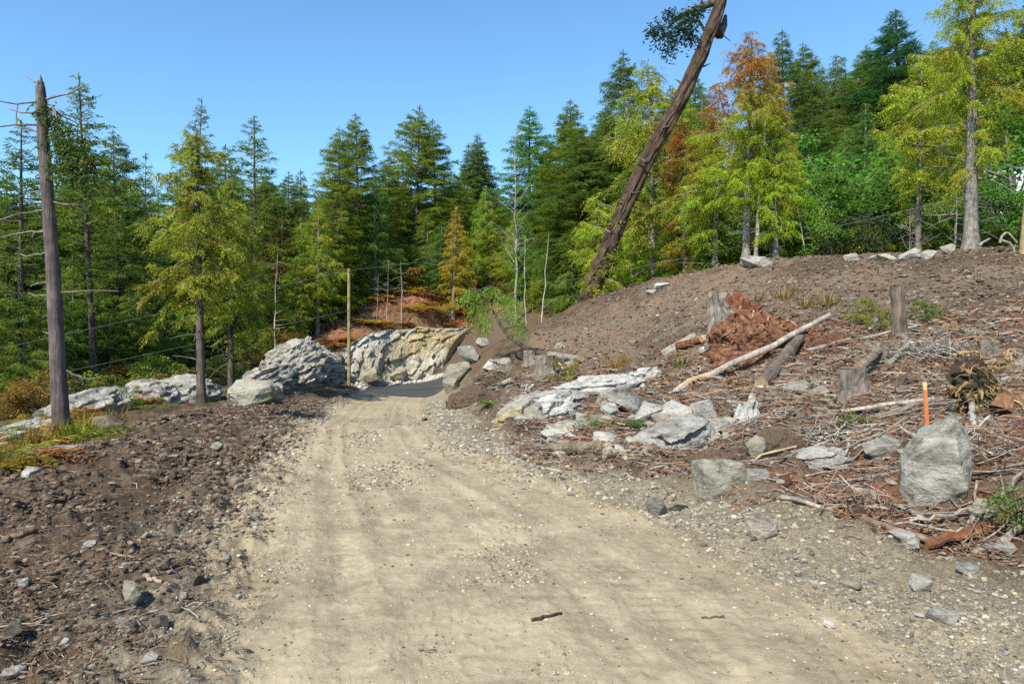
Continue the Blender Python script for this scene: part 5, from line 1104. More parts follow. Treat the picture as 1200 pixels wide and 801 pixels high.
# many loose stones, each its own object
def in_poly(pts, n, seed):
    r = np.random.default_rng(seed); pts = np.array(pts, float); out = []
    lo, hi = pts.min(0), pts.max(0)
    while len(out) < n:
        q = r.uniform(lo, hi); c = False; j = len(pts) - 1
        for i in range(len(pts)):
            if (pts[i, 1] > q[1]) != (pts[j, 1] > q[1]) and q[0] < (pts[j, 0] - pts[i, 0]) * (q[1] - pts[i, 1]) / (pts[j, 1] - pts[i, 1]) + pts[i, 0]: c = not c
            j = i
        if c: out.append(q)
    return out
_sm = {}
def stone_mesh(mat, i):
    if (mat, i) not in _sm:
        V, F = hull_v((1, .8, .62), 300 + i * 7 + len(mat), 15, 2.6, .05, None, 1); mb = MB(); mb.add(V, F); _sm[(mat, i)] = mb.mesh('stone', M[mat])
    return _sm[(mat, i)]
def stones(poly, n, sizes, mats, label, group, seed, name='stone', color=None):
    r = random.Random(seed)
    for px, py in in_poly(poly, n, seed):
        x, y = G(px, py); s = r.uniform(*sizes) ** 1.0 * y / FPX
        o = link(name, stone_mesh(r.choice(mats), r.randrange(7)), None, (x, y, hz(x, y) + s * .08)); o.scale = (s * r.uniform(.8, 1.3), s * r.uniform(.8, 1.2), s * r.uniform(.6, 1.1))
        o.rotation_euler = (r.uniform(-.4, .4), r.uniform(-.4, .4), r.uniform(0, 6.28))
        v = r.uniform(.75, 1.1); o.color = (v, v * r.uniform(.93, 1), v * r.uniform(.82, 1), 1) if color is None else (*[c * v for c in color], 1)
        tag(o, label, 'stone', group)
stones([(565, 512), (600, 530), (700, 562), (850, 588), (1000, 622), (1195, 645), (1195, 790), (1100, 770), (950, 690), (760, 610), (640, 572), (540, 530)], 90, (3, 11), ['rock', 'rock_tan', 'rock_white', 'rock_tan'], 'pale loose stone in the gravel along the right road margin', 'stones in the right-hand gravel', 1)
stones([(0, 590), (150, 530), (300, 490), (345, 520), (300, 650), (250, 790), (0, 790)], 70, (3, 9), ['rock_dark', 'rock_tan', 'rock_dark', 'rock_dark'], 'small stone or hard clod bedded in the dark soil bank', 'stones in the soil bank', 2)
stones([(560, 470), (640, 470), (800, 470), (1000, 480), (1190, 480), (1190, 610), (1000, 600), (840, 570), (690, 540), (560, 495)], 75, (4, 15), ['rock', 'rock_white', 'rock_white', 'rock_green'], 'angular pale rock strewn through the twig debris', 'rocks in the debris field', 3)
stones([(580, 505), (640, 480), (760, 470), (860, 500), (850, 545), (700, 545)], 34, (16, 40), ['rock', 'rock_white', 'rock_tan', 'rock_green'], 'larger angular block half sunk in the debris beside the road bend', 'large broken rock by the bend', 8, 'broken_rock')
stones([(572, 508), (600, 485), (640, 466), (745, 455), (850, 478), (870, 520), (760, 545), (640, 535)], 60, (9, 26), ['rock', 'rock_white', 'rock_white', 'rock_tan', 'rock_green'], 'broken angular block of the pale rock strewn beside the road bend', 'broken rock by the bend', 7, 'broken_rock')
stones([(640, 400), (800, 335), (1000, 310), (1190, 300), (1190, 370), (900, 372), (740, 430), (650, 440)], 60, (2, 7), ['rock_tan', 'rock', 'rock_dark', 'rock_white'], 'small stone lying on the brown earth mound', 'stones on the mound', 4)
# ------------------------------------------------------------------ stumps, logs, sticks
def g3(px, py): x, y = G(px, py); return np.array([x, y, hz(x, y)])
def stump(px, base_py, top_py, w, seed, label, mat='bark_grey', color=(1, 1, 1), flare=1.5, lean=(0, 0), jag=0.0, capm='cutwood', d=None, n=22, group='stumps in the clearing'):
    x, y = GD(px, d) if d else G(px, base_py); z = hz(x, y); k = y / FPX; H = (base_py - top_py) * k; r = np.random.default_rng(seed); e = empty('stump', (x, y, z))
    hs = np.concatenate([[-.15], np.linspace(0, 1, 9)]) * H; t = np.clip(hs / H, 0, 1); rad = w * k / 2 * (1 + (flare - 1) * np.exp(-t * 4.5))
    a = np.arange(n) / n * 2 * np.pi
    fl = 1 + .10 * np.cos(a * 5 + seed)[None] * np.exp(-t * 3)[:, None] * (flare) + r.normal(0, .03, (10, n)) + r.normal(0, .035, (1, n))
    mb = MB(); pts = np.stack([lean[0] * hs, lean[1] * hs, hs], 1); tube(mb, pts, rad, n, flute=fl)
    if jag:
        V = mb.V[0]; top = slice(9 * n, 10 * n); V[top, 2] += r.uniform(-jag, jag * .6, n) * H
        mb.V[1] = V[top].copy(); 
    link('bark', mb.mesh('bark', M[mat], False), e, color=color)
    if not jag:
        cp = MB(); ring = pts[-1] + np.array([0, 0, .004]); q = np.stack([np.cos(a) * rad[-1] * .86, np.sin(a) * rad[-1] * .86, 0 * a], 1) + ring
        cp.add(np.vstack([q, ring + [0, 0, .003]]), np.stack([np.arange(n), np.roll(np.arange(n), -1), np.full(n, n)], 1)); link('cut_top', cp.mesh('cut_top', M[capm]), e)
    for j in range(5):      # surface roots
        aa = r.uniform(0, 6.28); L = w * k * r.uniform(.6, 1.1); s = np.linspace(0, 1, 5)
        b = MB(); tube(b, np.stack([np.cos(aa + s * .3) * (w * k * .35 + L * s), np.sin(aa + s * .3) * (w * k * .35 + L * s), .06 * H - (.06 * H + .12) * s], 1), np.linspace(w * k * .16, w * k * .05, 5), 7)
        link('root', b.mesh('root', M[mat], True), e, color=color)
    return tag(e, label, 'stump', group)
stump(1056, 398, 332, 14.5, 1, 'tall slim stump sticking up alone at the foot of the mound', color=(.72, .62, .55), flare=1.5, lean=(-.08, 0))
stump(1032, 428, 401, 17, 2, 'short grey stump behind the forked log', color=(1.15, 1.1, 1.05), flare=1.2)
stump(1003, 476, 437, 30, 3, 'wide grey flared stump below the short grey stump', color=(.95, .88, .85), flare=1.6, lean=(-.12, 0))
stump(1159, 418, 396, 20, 4, 'short dark grey stump above the upturned root plate', color=(.8, .8, .85), flare=1.2, jag=.12)
stump(639, 443, 420, 22, 5, 'square-cut grey stump beside the road bend', color=(1.0, .95, .9), flare=1.25)
stump(621, 428, 411, 15, 6, 'smaller grey stump at the foot of the bent sapling', color=(1.05, 1, .95), flare=1.2)
stump(667, 466, 449, 14, 7, 'little cut stump right of the yellow-green bush', color=(.85, .85, .85), flare=1.1, capm='bark')
# the broken stump with red rotten heart
def rotten_stump():
    x, y = G(864, 402); k = y / FPX; z = hz(x, y); e = empty('rotten_stump', (x, y, z)); r = np.random.default_rng(9)
    n = 40; hs = np.linspace(-.2, 1, 14) * 58 * k; a = np.arange(n) / n * 2 * np.pi; t = np.clip(hs / (58 * k), 0, 1)
    fl = 1 + .14 * np.cos(a * 7 + 1)[None] * (1 - .5 * t)[:, None] + r.normal(0, .05, (1, n)) + r.normal(0, .03, (14, n)); rad = 25 * k * (1 + .35 * (1 - t) ** 2)
    mb = MB(); tube(mb, np.stack([-9 * k * t + 0 * hs, 0 * hs, hs], 1), rad, n, flute=fl); V = mb.V[0].reshape(14, n, 3)
    sh = np.clip(1 - .52 * sstep(-.2, 1.0, np.cos(a - 3.93)) - .04 * np.abs(r.normal(0, 1, n)), .1, 1)     # broken down towards the heap
    V[:, :, 2] = np.where(V[:, :, 2] > 0, V[:, :, 2] * sh[None], V[:, :, 2]); mb.V[0] = V.reshape(-1, 3); mb.V[1] = V[-1].copy()
    link('bark_shell', mb.mesh('bark_shell', M['deadwood'], False), e, color=(.62, .58, .56))
    Vc, F = crag_v((46 * k, 40 * k, 70 * k), 5, 5, 90, .16, (2, 2, .5)); mb = MB(); Vc[:, 2] *= 1 - .25 * np.clip(Vc[:, 0] / (23 * k), -1, 1); mb.add(Vc + np.array([3 * k, -6 * k, 16 * k]), F)
    link('rotten_heart', mb.mesh('rotten_heart', M['rotten'], False), e, color=(1.1, 1.0, 1.0))
    for i in range(14):
        aa = r.uniform(1.9, 4.3); h = r.uniform(40, 58) * k; R = 25 * k; p = np.array([math.cos(aa) * R * 1.05, math.sin(aa) * R * 1.05, 0]); top = np.array([math.cos(aa) * R * .98 - 9 * k, math.sin(aa) * R * .98, h]); s = np.linspace(0, 1, 5)[:, None]
        b = MB(); w = r.uniform(1.2, 2.6) * k; tube(b, p + (top - p) * s + r.normal(0, .006, (5, 3)), np.linspace(w * 1.5, w * .6, 5), 6, flute=1 + r.normal(0, .2, (5, 6))); v = r.uniform(.8, 1.25); link('shell_splinter', b.mesh('shell_splinter', M['deadwood'], False), e, color=(.8 * v, .77 * v, .75 * v))
    tag(e, 'broken rotten stump with a grey shell and red crumbling heart', 'stump', 'stumps in the clearing')
rotten_stump()
def heap(px, py, w, h, dep, seed, label, mat='rotten', color=(1, 1, 1), name='rotten_wood_heap', cat='wood heap', skew=0):
    x, y = G(px, py); k = y / FPX; V, F = ico(6); V = V.copy(); V = V * (1 + fbm3(V * 2.5 + seed, 4, seed) * .28 + np.abs(fbm3(V * 9, 3, seed + 2)) * .12 + fbm3(V * 24, 2, seed + 4) * .03)[:, None]
    V *= np.array([w * k, w * k * dep, h * k]) * np.array([.5, .5, .95]); V[:, 2] *= np.clip(1 - skew * V[:, 0] / (w * k * .5), .15, 2.2)
    r = np.random.default_rng(seed); up = np.where(V[:, 2] > 0)[0]; nc = int(w * 3); cv = []; cf = []      # chunks of broken wood on its surface
    for i in range(nc):
        q = V[r.choice(up)]; L = r.uniform(.04, .16) * w * k * .2; b = np.array([[sx * L, sy * L * .25, sz * L * .14] for sz in (-1, 1) for sx, sy in ((-1, -1), (1, -.6), (1, .6), (-1, 1))]) * r.uniform(.7, 1.3, (8, 3))
        b = rotz(roty(rotx(b, r.normal(0, .5)), r.normal(.3, .5)), r.uniform(0, 6.28)); cv.append(b + q); cf.append(np.array([[0, 1, 5, 4], [1, 2, 6, 5], [2, 3, 7, 6], [3, 0, 4, 7], [4, 5, 6, 7], [3, 2, 1, 0]]) + i * 8)
    tri = np.concatenate(cf); tri = np.concatenate([tri[:, [0, 1, 2]], tri[:, [0, 2, 3]]]) + len(V); F = np.concatenate([F, tri]); V = np.concatenate([V] + cv)
    vc = (1, 1, 1)
    if mat == 'heap':
        mat = 'vcol'; t1 = fbm3(V * 2.2 / k / w * 30, 3, seed + 8) + r.normal(0, .16, len(V)); pal = np.array([(.05, .03, .023), (.105, .05, .032), (.17, .078, .043), (.235, .12, .062), (.29, .20, .13)]); vc = np.stack([np.interp(t1, [-.6, -.2, .1, .4, .75], pal[:, i]) for i in range(3)], 1)
        nv = len(V) - nc * 8; cc = pal[r.integers(0, 5, nc)] * r.uniform(.8, 1.2, (nc, 1)); vc[nv:] = np.repeat(cc, 8, 0)
    o = put_rock(V, F, mat, name, (x, y, hz(x, y) - .04), label, cat, None, color, False, vc); return o
heap(918, 408, 168, 34, .3, 1, 'large heap of crumbled rust-red wood spilling right from the rotten stump', 'heap', skew=.75, color=(1.05, 1.0, 1.0))
heap(872, 424, 70, 14, .35, 2, 'low spill of red rotten crumbs below the rotten stump', 'heap')
heap(985, 402, 60, 20, .5, 3, 'dark red rotten wood pile at the far end of the large red heap', 'heap', color=(.8, .75, .75))
heap(1078, 448, 30, 7, .6, 4, 'small mound of orange sawdust behind the stake', color=(1.25, 1.2, 1.1), name='sawdust_heap', cat='sawdust heap')

def log(a, b, w, label, mat='deadwood', color=(1, 1, 1), lift=(.3, .3), taper=.75, seed=0, name='log', cat='log', n=10, bend=.01, peel=None, pts=None, group=None, cap='cutwood'):
    A, B = g3(*a), g3(*b); k = (A[1] + B[1]) / 2 / FPX; r = np.random.default_rng(seed + int(a[0])); R = w * k / 2
    s = np.linspace(0, 1, 9)[:, None]; q = A + (B - A) * s; q[:, 2] += (R * .8 + (lift[0] * k * (1 - s) + lift[1] * k * s))[:, 0]; 
    gz_ = height(q[:, 0], q[:, 1]); q[:, 2] = np.maximum(q[:, 2], gz_ + R * .5) if w > 3 else np.maximum(q[:, 2], gz_ + R)
    q[1:-1] += r.normal(0, bend, (7, 3)) * np.array([1, 1, .5]); c = q.mean(0); mb = MB()
    tube(mb, q - c, R * np.linspace(1, taper, 9) * (1 + r.normal(0, .04, 9)), n, flute=1 + r.normal(0, .05, (9, n)), cap_mi=1)
    if peel is None: o = link(name, mb.mesh(name, [M[mat], M[cap]], False), None, tuple(c), color); return tag(o, label, cat, group)
    e = empty(name, tuple(c)); 
    i0 = int(peel[0] * 8); i1 = int(peel[1] * 8) + 1
    link('barked_wood', mb.mesh('barked_wood', [M[mat], M[cap]], False), e, color=color)
    m2 = MB(); tube(m2, (q - c)[i0:i1], R * 1.03 * np.linspace(1, taper, 9)[i0:i1], n); link('peeled_wood', m2.mesh('peeled_wood', M['cutwood'], True), e, color=(1.15, 1.0, .85))
    return tag(e, label, cat, group)
log((785, 459), (972, 392), 8.5, 'long pale log with a peeled yellow end, lying across the debris', color=(1.15, 1.1, 1.05), lift=(2, 16), taper=.7, peel=(0, .32), bend=.02)
log((893, 449), (937, 405), 15, 'thick dark barked log under the long pale log', 'bark_grey', (.72, .66, .6), lift=(0, 6), taper=.9)
log((646, 532), (708, 539), 13, 'short round brown log lying on the road margin', 'bark_grey', (.75, .68, .55), lift=(-1, -1), taper=1.05, n=14, bend=.004)
log((1006, 452), (1036, 424), 11, 'forked log leaning on the wide stump', 'bark_grey', (1.0, .85, .7), lift=(14, 10), taper=.85)
log((1040, 440), (1068, 420), 6, 'grey branch stub propped right of the forked log', lift=(2, 10), color=(.9, .88, .85))
log((900, 492), (1095, 482), 5.5, 'long thin grey pole lying left of the stake', color=(1.05, 1.0, .95), lift=(1, 3), bend=.01)
log((1015, 494), (1102, 478), 8, 'dead grey pole passing behind the orange stake', 'bark_grey', (.85, .8, .75), lift=(0, 2))
log((733, 551), (772, 517), 5, 'grey dead branch slanting up from the gravel', color=(.8, .76, .7), lift=(0, 8))
log((1138, 480), (1140, 512), 7, 'short pale branch stub right above the standing boulder', color=(1.2, 1.15, 1.1), lift=(14, 0), name='branch', cat='branch')
log((1172, 484), (1215, 472), 24, 'splintered orange-brown log cut off by the right edge', 'bark_grey', (1.1, .68, .42), lift=(-4, 0), n=14, cap='rotten')
log((1188, 436), (1206, 428), 12, 'cut log end facing the camera at the right edge', 'bark_grey', (1, .9, .8), lift=(2, 2), n=14)
log((818, 410), (846, 398), 10, 'weathered silver log piece left of the rotten stump', lift=(2, 4), color=(1.2, 1.18, 1.15))
log((820, 420), (868, 404), 8, 'second silver slab leaning against the rotten stump', lift=(2, 4), color=(1.1, 1.08, 1.05))
log((778, 425), (816, 405), 14, 'broken grey root piece, leftmost of the silver wood by the rotten stump', 'deadwood', (.9, .9, .9), lift=(0, 0))
log((795, 418), (822, 412), 11, 'burnt orange rotten chunk beside the broken grey root piece', 'rotten', (1, .9, .8), lift=(3, 3))
log((945, 420), (1075, 392), 4, 'long grey dead branch running up to the tall stump', color=(.85, .82, .8), lift=(2, 6))
log((1095, 402), (1150, 382), 5, 'pale branch lying uphill right of the tall stump', color=(1.05, 1.0, .98), lift=(1, 3))
log((560, 452), (575, 470), 3.5, 'thin pale stick standing in the bank by the bend', color=(1.4, 1.35, 1.3), lift=(0, 0), name='branch', cat='branch')
log((655, 428), (667, 444), 3, 'pale stick propped by the square-cut stump', color=(1.4, 1.35, 1.3), lift=(4, 0), name='branch', cat='branch')
log((562, 465), (600, 458), 8, 'grey log end in the brush heap by the bend', color=(.8, .75, .7), lift=(0, 2))
log((600, 478), (625, 466), 7, 'pale broken branch in the brush heap by the bend', color=(1.0, .95, .9), lift=(0, 2))
log((645, 424), (682, 426), 9, 'split grey slab of wood beside the square-cut stump', color=(.8, .75, .7), lift=(2, 2))
log((966, 596), (1040, 584), 5, 'pale bent branch left of the standing boulder', color=(1.15, 1.05, .95), lift=(1, 4), name='branch', cat='branch', bend=.02)
log((1112, 606), (1200, 570), 5, 'long grey branch over the red litter at the right', color=(.95, .88, .82), lift=(2, 12), name='branch', cat='branch', bend=.02)
log((1066, 596), (1150, 588), 4, 'thin grey branch crossing the foot of the standing boulder', color=(.95, .9, .85), lift=(2, 8), name='branch', cat='branch', bend=.02)
log((1130, 606), (1190, 600), 16, 'red-brown rotten log at the lower right of the debris', 'rotten', (.8, .85, .9), lift=(0, 2), n=12)
log((1086, 618), (1160, 606), 12, 'splintered red wood slab below the standing boulder', 'rotten', (1.05, 1.0, .9), lift=(0, 2), n=8)
log((1140, 628), (1200, 612), 11, 'grey rotted log by the grey-green bush at the right', 'deadwood', (.75, .7, .66), lift=(0, 2), n=12)
log((915, 588), (975, 606), 6, 'weathered board-like branch at the lower edge of the debris', color=(1.1, 1.02, .92), lift=(1, 1), name='branch', cat='branch')
log((1010, 612), (1090, 616), 9, 'flat brown slab of wood at the lower edge of the debris', 'bark_grey', (1.05, .85, .7), lift=(0, 1))
log((188, 532), (213, 528), 6, 'short brown stick on the soil bank', 'bark_grey', (.7, .62, .55), name='stick', cat='stick')
log((135, 524), (180, 521), 4, 'pale stick lying on the upper soil bank', color=(1.1, .95, .8), name='stick', cat='stick')
log((211, 553), (222, 535), 4, 'dark stick poking up from the soil bank', 'bark_grey', (.5, .45, .4), lift=(0, 7), name='stick', cat='stick')
log((215, 540), (248, 542), 5, 'brown branch bit right of the dark poking stick', 'bark_grey', (.65, .55, .48), name='stick', cat='stick')
log((2, 637), (44, 628), 8, 'brown root lying at the left edge of the soil bank', 'bark_grey', (.9, .7, .5), name='stick', cat='stick')
log((163, 634), (186, 626), 4, 'two-toned pale stick on the middle of the bank', color=(1.1, .95, .8), lift=(0, 2), name='stick', cat='stick')
log((168, 679), (190, 683), 6, 'curved pale bark strip left of the brown stone', color=(1.15, 1, .85), name='stick', cat='stick')
log((112, 650), (158, 656), 3, 'thin twig on the middle of the soil bank', color=(.9, .8, .7), name='stick', cat='stick')
log((623, 728), (658, 719), 4, 'dark stick lying alone on the road', 'bark_grey', (.35, .28, .22), name='stick', cat='stick', bend=.004)
log((490, 760), (520, 766), 3, 'pale bent twig on the road near the bottom', color=(.8, .7, .6), name='stick', cat='stick', bend=.012)
log((822, 724), (849, 725), 2.5, 'thin dark twig on the right half of the road', 'bark_grey', (.6, .5, .4), name='stick', cat='stick', bend=.008)
log((495, 493), (500, 492), 3, 'small dark chip on the far part of the road', 'bark_grey', (.4, .35, .3), name='stick', cat='stick')
# arched pale roots at the crest, right of the thick-trunked cedar
for i, (pts_, lab) in enumerate([([(1172, 284), (1174, 276), (1180, 271), (1188, 279), (1192, 284)], 'arched pale root on the crest'), ([(1173, 281), (1183, 284), (1188, 290), (1189, 296)], 'drooping pale root right of the thick-trunked cedar'), ([(1148, 287), (1152, 283), (1160, 279)], 'pale root at the foot of the thick-trunked cedar')]):
    q = np.array([P(a, b, 22.8) for a, b in pts_]); c = q.mean(0); mb = MB(); u = np.linspace(0, len(q) - 1, 10); qq = np.stack([np.interp(u, np.arange(len(q)), q[:, j]) for j in range(3)], 1)
    tube(mb, qq - c, np.linspace(.045, .025, 10), 6); tag(link('root', mb.mesh('root', M['deadwood'], True), None, tuple(c), (1.05, 1, .95)), lab, 'root')
heap(1152, 292, 60, 8, .5, 6, 'brown root mat round the foot of the thick-trunked cedar', 'rotten', (.75, .85, .9), 'root_mat', 'root mat')

# upturned root plate on the right
def root_plate():
    x, y = G(1154, 482); k = y / FPX * 1.12; z = hz(x, y); e = empty('root_plate', (x, y + .15, z)); r = np.random.default_rng(17)
    V, F = crag_v((44 * k, 22 * k, 46 * k), 21, 6, 120, .22, (1, 1, 1)); mb = MB(); mb.add(V + np.array([4 * k, .2, 34 * k]), F); link('earth_core', mb.mesh('earth_core', M['vcol'], False), e, color=(.055, .038, .026))
    for i in range(98):
        a = r.uniform(0, 6.28); rr = r.uniform(.05, 1) ** .6 * 34 * k; p = np.array([math.cos(a) * rr - 6 * k, r.uniform(-.32, -.04), 40 * k + math.sin(a) * rr * 1.15]); m = 8; pts = [p]
        dv = unit(np.array([math.cos(a) * 1.2, r.uniform(-.4, .2), math.sin(a) - .1]) + r.normal(0, .55, 3)); L = r.uniform(10, 28) * k
        for j in range(m - 1): dv = unit(dv + r.normal(0, .42, 3) + np.array([0, 0, -.08])); pts.append(pts[-1] + dv * L / (m - 1))
        b = MB(); w = (r.uniform(.3, .75) if i % 5 else r.uniform(1.2, 2.6)) * k; tube(b, pts, np.linspace(w, w * .3, m), 6, flute=1 + r.normal(0, .12, (m, 6)))
        v = r.uniform(.7, 1.2); link('root', b.mesh('root', M['pole'], False), e, color=(1.05 * v, .90 * v, .95 * v))
    tag(e, 'upturned root plate of tangled ochre roots right of the stake', 'root plate')
root_plate()

# orange-painted stake
def stake():
    k = 7.4 / FPX; c = P(1087.5, 520, 7.4); e = empty('survey_stake', tuple(c)); d0 = lambda py: (520 - py) * k
    def bar(z0, z1, w, mat, nm):
        V = np.array([[sx * w, sy * w * .45, zz] for zz in (z0, z1) for sx, sy in ((-1, -1), (1, -1), (1, 1), (-1, 1))]); V[:, 0] += -V[:, 2] * .055
        mb = MB(); mb.add(V, [np.array([[0, 1, 5, 4], [1, 2, 6, 5], [2, 3, 7, 6], [3, 0, 4, 7], [4, 5, 6, 7], [3, 2, 1, 0]])]); link(nm, mb.mesh(nm, M[mat]), e, color=(1.5, 1.35, 1.1))
    bar(-.25, d0(452), 1.9 * k, 'cutwood', 'lath'); bar(d0(497), d0(456), 2.1 * k, 'paint', 'painted_band'); bar(d0(452) + .001, d0(447), 2.2 * k, 'cutwood', 'tip')
    tag(e, 'wooden survey stake painted orange behind the standing boulder', 'stake')
stake()
def board():
    A, B = g3(889, 547), g3(930, 533); A[2] += .06; B[2] += .10; L = np.linalg.norm(B - A); mb = MB(); V = np.array([[sx * L / 2, sy * .055, sz * .011] for sz in (-1, 1) for sx, sy in ((-1, -1), (1, -1), (1, 1), (-1, 1))])
    V = rotx(V, -.7); V = roty(V, -math.asin((B - A)[2] / L)); V = rotz(V, math.atan2((B - A)[1], (B - A)[0]))
    mb.add(V, np.array([[0, 1, 5, 4], [1, 2, 6, 5], [2, 3, 7, 6], [3, 0, 4, 7], [4, 5, 6, 7], [3, 2, 1, 0]])); tag(link('board', mb.mesh('board', M['cutwood']), None, tuple((A + B) / 2), (1.25, 1.3, 1.4)), 'pale sawn board resting on the rocks right of the squared block', 'board')
board()

# utility poles, cables and the house
def utility_pole():
    d = 46; x, y = GD(409, d); z = hz(x, y); top = CAMH + (400 - 314) * d / FPX; e = empty('utility_pole', (x, y, z)); mb = MB()
    hs = np.linspace(-.3, top - z, 8); tube(mb, np.stack([0 * hs, 0 * hs, hs], 1), np.linspace(.12, .10, 8), 14); link('shaft', mb.mesh('shaft', M['pole'], True), e)
    b = MB(); tube(b, [(-.05, -.16, top - z - .16), (-.05, -.26, top - z - .16)], .035, 8); link('insulator', b.mesh('insulator', M['cable'], True), e)
    b = MB(); tube(b, [(-.05, -.16, top - z - 2.75), (-.05, -.24, top - z - 2.75)], .03, 8); link('cable_clamp', b.mesh('cable_clamp', M['cable'], True), e)
    tag(e, 'slim wooden utility pole at the foot of the road cut', 'utility pole')
    d = 22.2; x, y = GD(1202, d); z = hz(x, y); e = empty('utility_pole', (x, y, z)); mb = MB(); hs = np.linspace(-.3, 8.5, 8); tube(mb, np.stack([hs * .10, 0 * hs, hs], 1), np.linspace(.19, .15, 8), 14)
    tag(e, 'leaning wooden pole cut off by the right-hand edge', 'utility pole'); link('shaft', mb.mesh('shaft', M['pole'], True), e, color=(1.15, 1.1, 1.2))
utility_pole()
def cable(pts, r, label, sag=0.0):
    q = np.array([P(*p) for p in pts]); u = np.linspace(0, len(q) - 1, 24); c = q.mean(0); w = np.stack([np.interp(u, np.arange(len(q)), q[:, i]) for i in range(3)], 1)
    w[:, 2] -= sag * (1 - ((u / (len(q) - 1)) * 2 - 1) ** 2); mb = MB(); tube(mb, w - c, r, 6); tag(link('cable', mb.mesh('cable', M['cable'], True), None, tuple(c)), label, 'cable')
cable([(409, 316, 45.8), (0, 404, 24), (-260, 460, 16)], .009, 'upper cable sagging left from the utility pole past the snag', .12)
cable([(409, 363, 45.8), (0, 447, 24), (-260, 500, 16)], .009, 'lower cable running left from the utility pole past the snag', .12)
cable([(409, 316, 45.8), (490, 305, 54), (560, 301, 63)], .012, 'cable running right from the utility pole into the trees', .1)
cable([(590, 337, 50), (690, 323, 39), (940, 273, 30.5), (1206, 212, 22.2)], .006, 'thin cable strung behind the leaning trunk towards the right-hand pole', .05)
def house():
    d = 41.0; x, y = GD(1163, d); k = d / FPX; z = hz(x, y); e = empty('house', (x, y, z - .5)); wt = CAMH + (400 - 193) * k - z + .5
    def box(nm, x0, x1, y0, y1, z0, z1, mat):
        V = np.array([[a, b, c] for c in (z0, z1) for a, b in ((x0, y0), (x1, y0), (x1, y1), (x0, y1))]); mb = MB(); mb.add(V, np.array([[0, 1, 5, 4], [1, 2, 6, 5], [2, 3, 7, 6], [3, 0, 4, 7], [4, 5, 6, 7], [3, 2, 1, 0]])); return link(nm, mb.mesh(nm, M[mat]), e)
    box('wall', -1.9, 1.9, 0, 5, 0, wt, 'white')
    V = np.array([[-2.1, -.3, wt], [2.1, -.3, wt], [2.1, 2.5, wt + .4], [-2.1, 2.5, wt + .4], [-2.1, 5.3, wt], [2.1, 5.3, wt]]); mb = MB(); mb.add(V, [np.array([[0, 1, 2, 3], [3, 2, 5, 4]]), np.array([[0, 3, 4], [1, 5, 2]]), np.array([[4, 5, 1, 0]])]); link('roof', mb.mesh('roof', M['white']), e)
    for i, wx in enumerate((-1.5, .3)): box('window', wx, wx + 1.1, -.03, .02, wt - 1.6, wt - .5, 'glass')
    tag(e, 'white house mostly hidden behind the trees on the right-hand crest', 'house')
house()

# sticks strewn in the debris, each its own object
_st = []
for i in range(9):
    r = np.random.default_rng(500 + i); m = 7; s = np.linspace(-.5, .5, m); q = np.stack([s, np.cumsum(r.normal(0, .035, m)), np.abs(np.cumsum(r.normal(0, .02, m)))], 1); q[:, 1] -= q[:, 1].mean(); mb = MB(); tube(mb, q, np.linspace(.016, .007, m), 5)
    for j in range(i % 4): u = r.integers(1, 5); tube(mb, [q[u], q[u] + [.09, r.choice([-1, 1]) * .07, .02], q[u] + [.2, r.choice([-1, 1]) * .14, .05]], [.009, .006, .004], 4)
    _st.append(mb.mesh('stick', M['deadwood'], True))
def sticks(poly, n, L, label, group, seed, cols, ang=(0, 6.28)):
    r = random.Random(seed)
    for px, py in in_poly(poly, n, seed):
        x, y = G(px, py); s = r.uniform(*L); o = link('stick', r.choice(_st), None, (x, y, hz(x, y) + .025 * s)); o.scale = (s, s * r.uniform(.7, 1.3), s * r.uniform(.7, 1.1)); a = r.uniform(*ang)
        gx = (hz(x + math.cos(a) * s * .4, y + math.sin(a) * s * .4) - hz(x - math.cos(a) * s * .4, y - math.sin(a) * s * .4)) / (.8 * s)
        o.rotation_euler = (r.uniform(-.3, .3), -math.atan(gx) + r.uniform(-.12, .05), a); c = r.choice(cols); v = r.uniform(.8, 1.2); o.color = (c[0] * v, c[1] * v, c[2] * v, 1); tag(o, label, 'stick', group)
SC = [(1.05, 1.0, .95), (.8, .72, .66), (.62, .48, .38), (1.25, 1.15, 1.02), (.75, .7, .66)]
sticks([(840, 545), (900, 470), (960, 410), (1060, 400), (1195, 380), (1195, 610), (1060, 605), (950, 590)], 150, (.35, 1.25), 'dry dead stick among the litter of the debris field', 'sticks in the debris field', 31, SC)
sticks([(560, 470), (640, 450), (760, 430), (840, 440), (840, 540), (700, 530), (600, 505)], 50, (.35, .9), 'dry dead stick among the pale rocks by the bend', 'sticks by the bend', 32, SC)
sticks([(0, 600), (140, 525), (300, 485), (320, 560), (240, 700), (0, 760)], 36, (.15, .55), 'brown stick lying on the dark soil bank', 'sticks on the soil bank', 33, [(.7, .58, .48), (.5, .4, .33), (1.0, .85, .7)])
sticks([(690, 400), (800, 345), (1000, 315), (1190, 300), (1190, 360), (900, 375)], 34, (.4, 1.1), 'stick lying on the brown earth mound', 'sticks on the mound', 34, [(.6, .5, .42), (.8, .7, .6), (.45, .38, .32)])

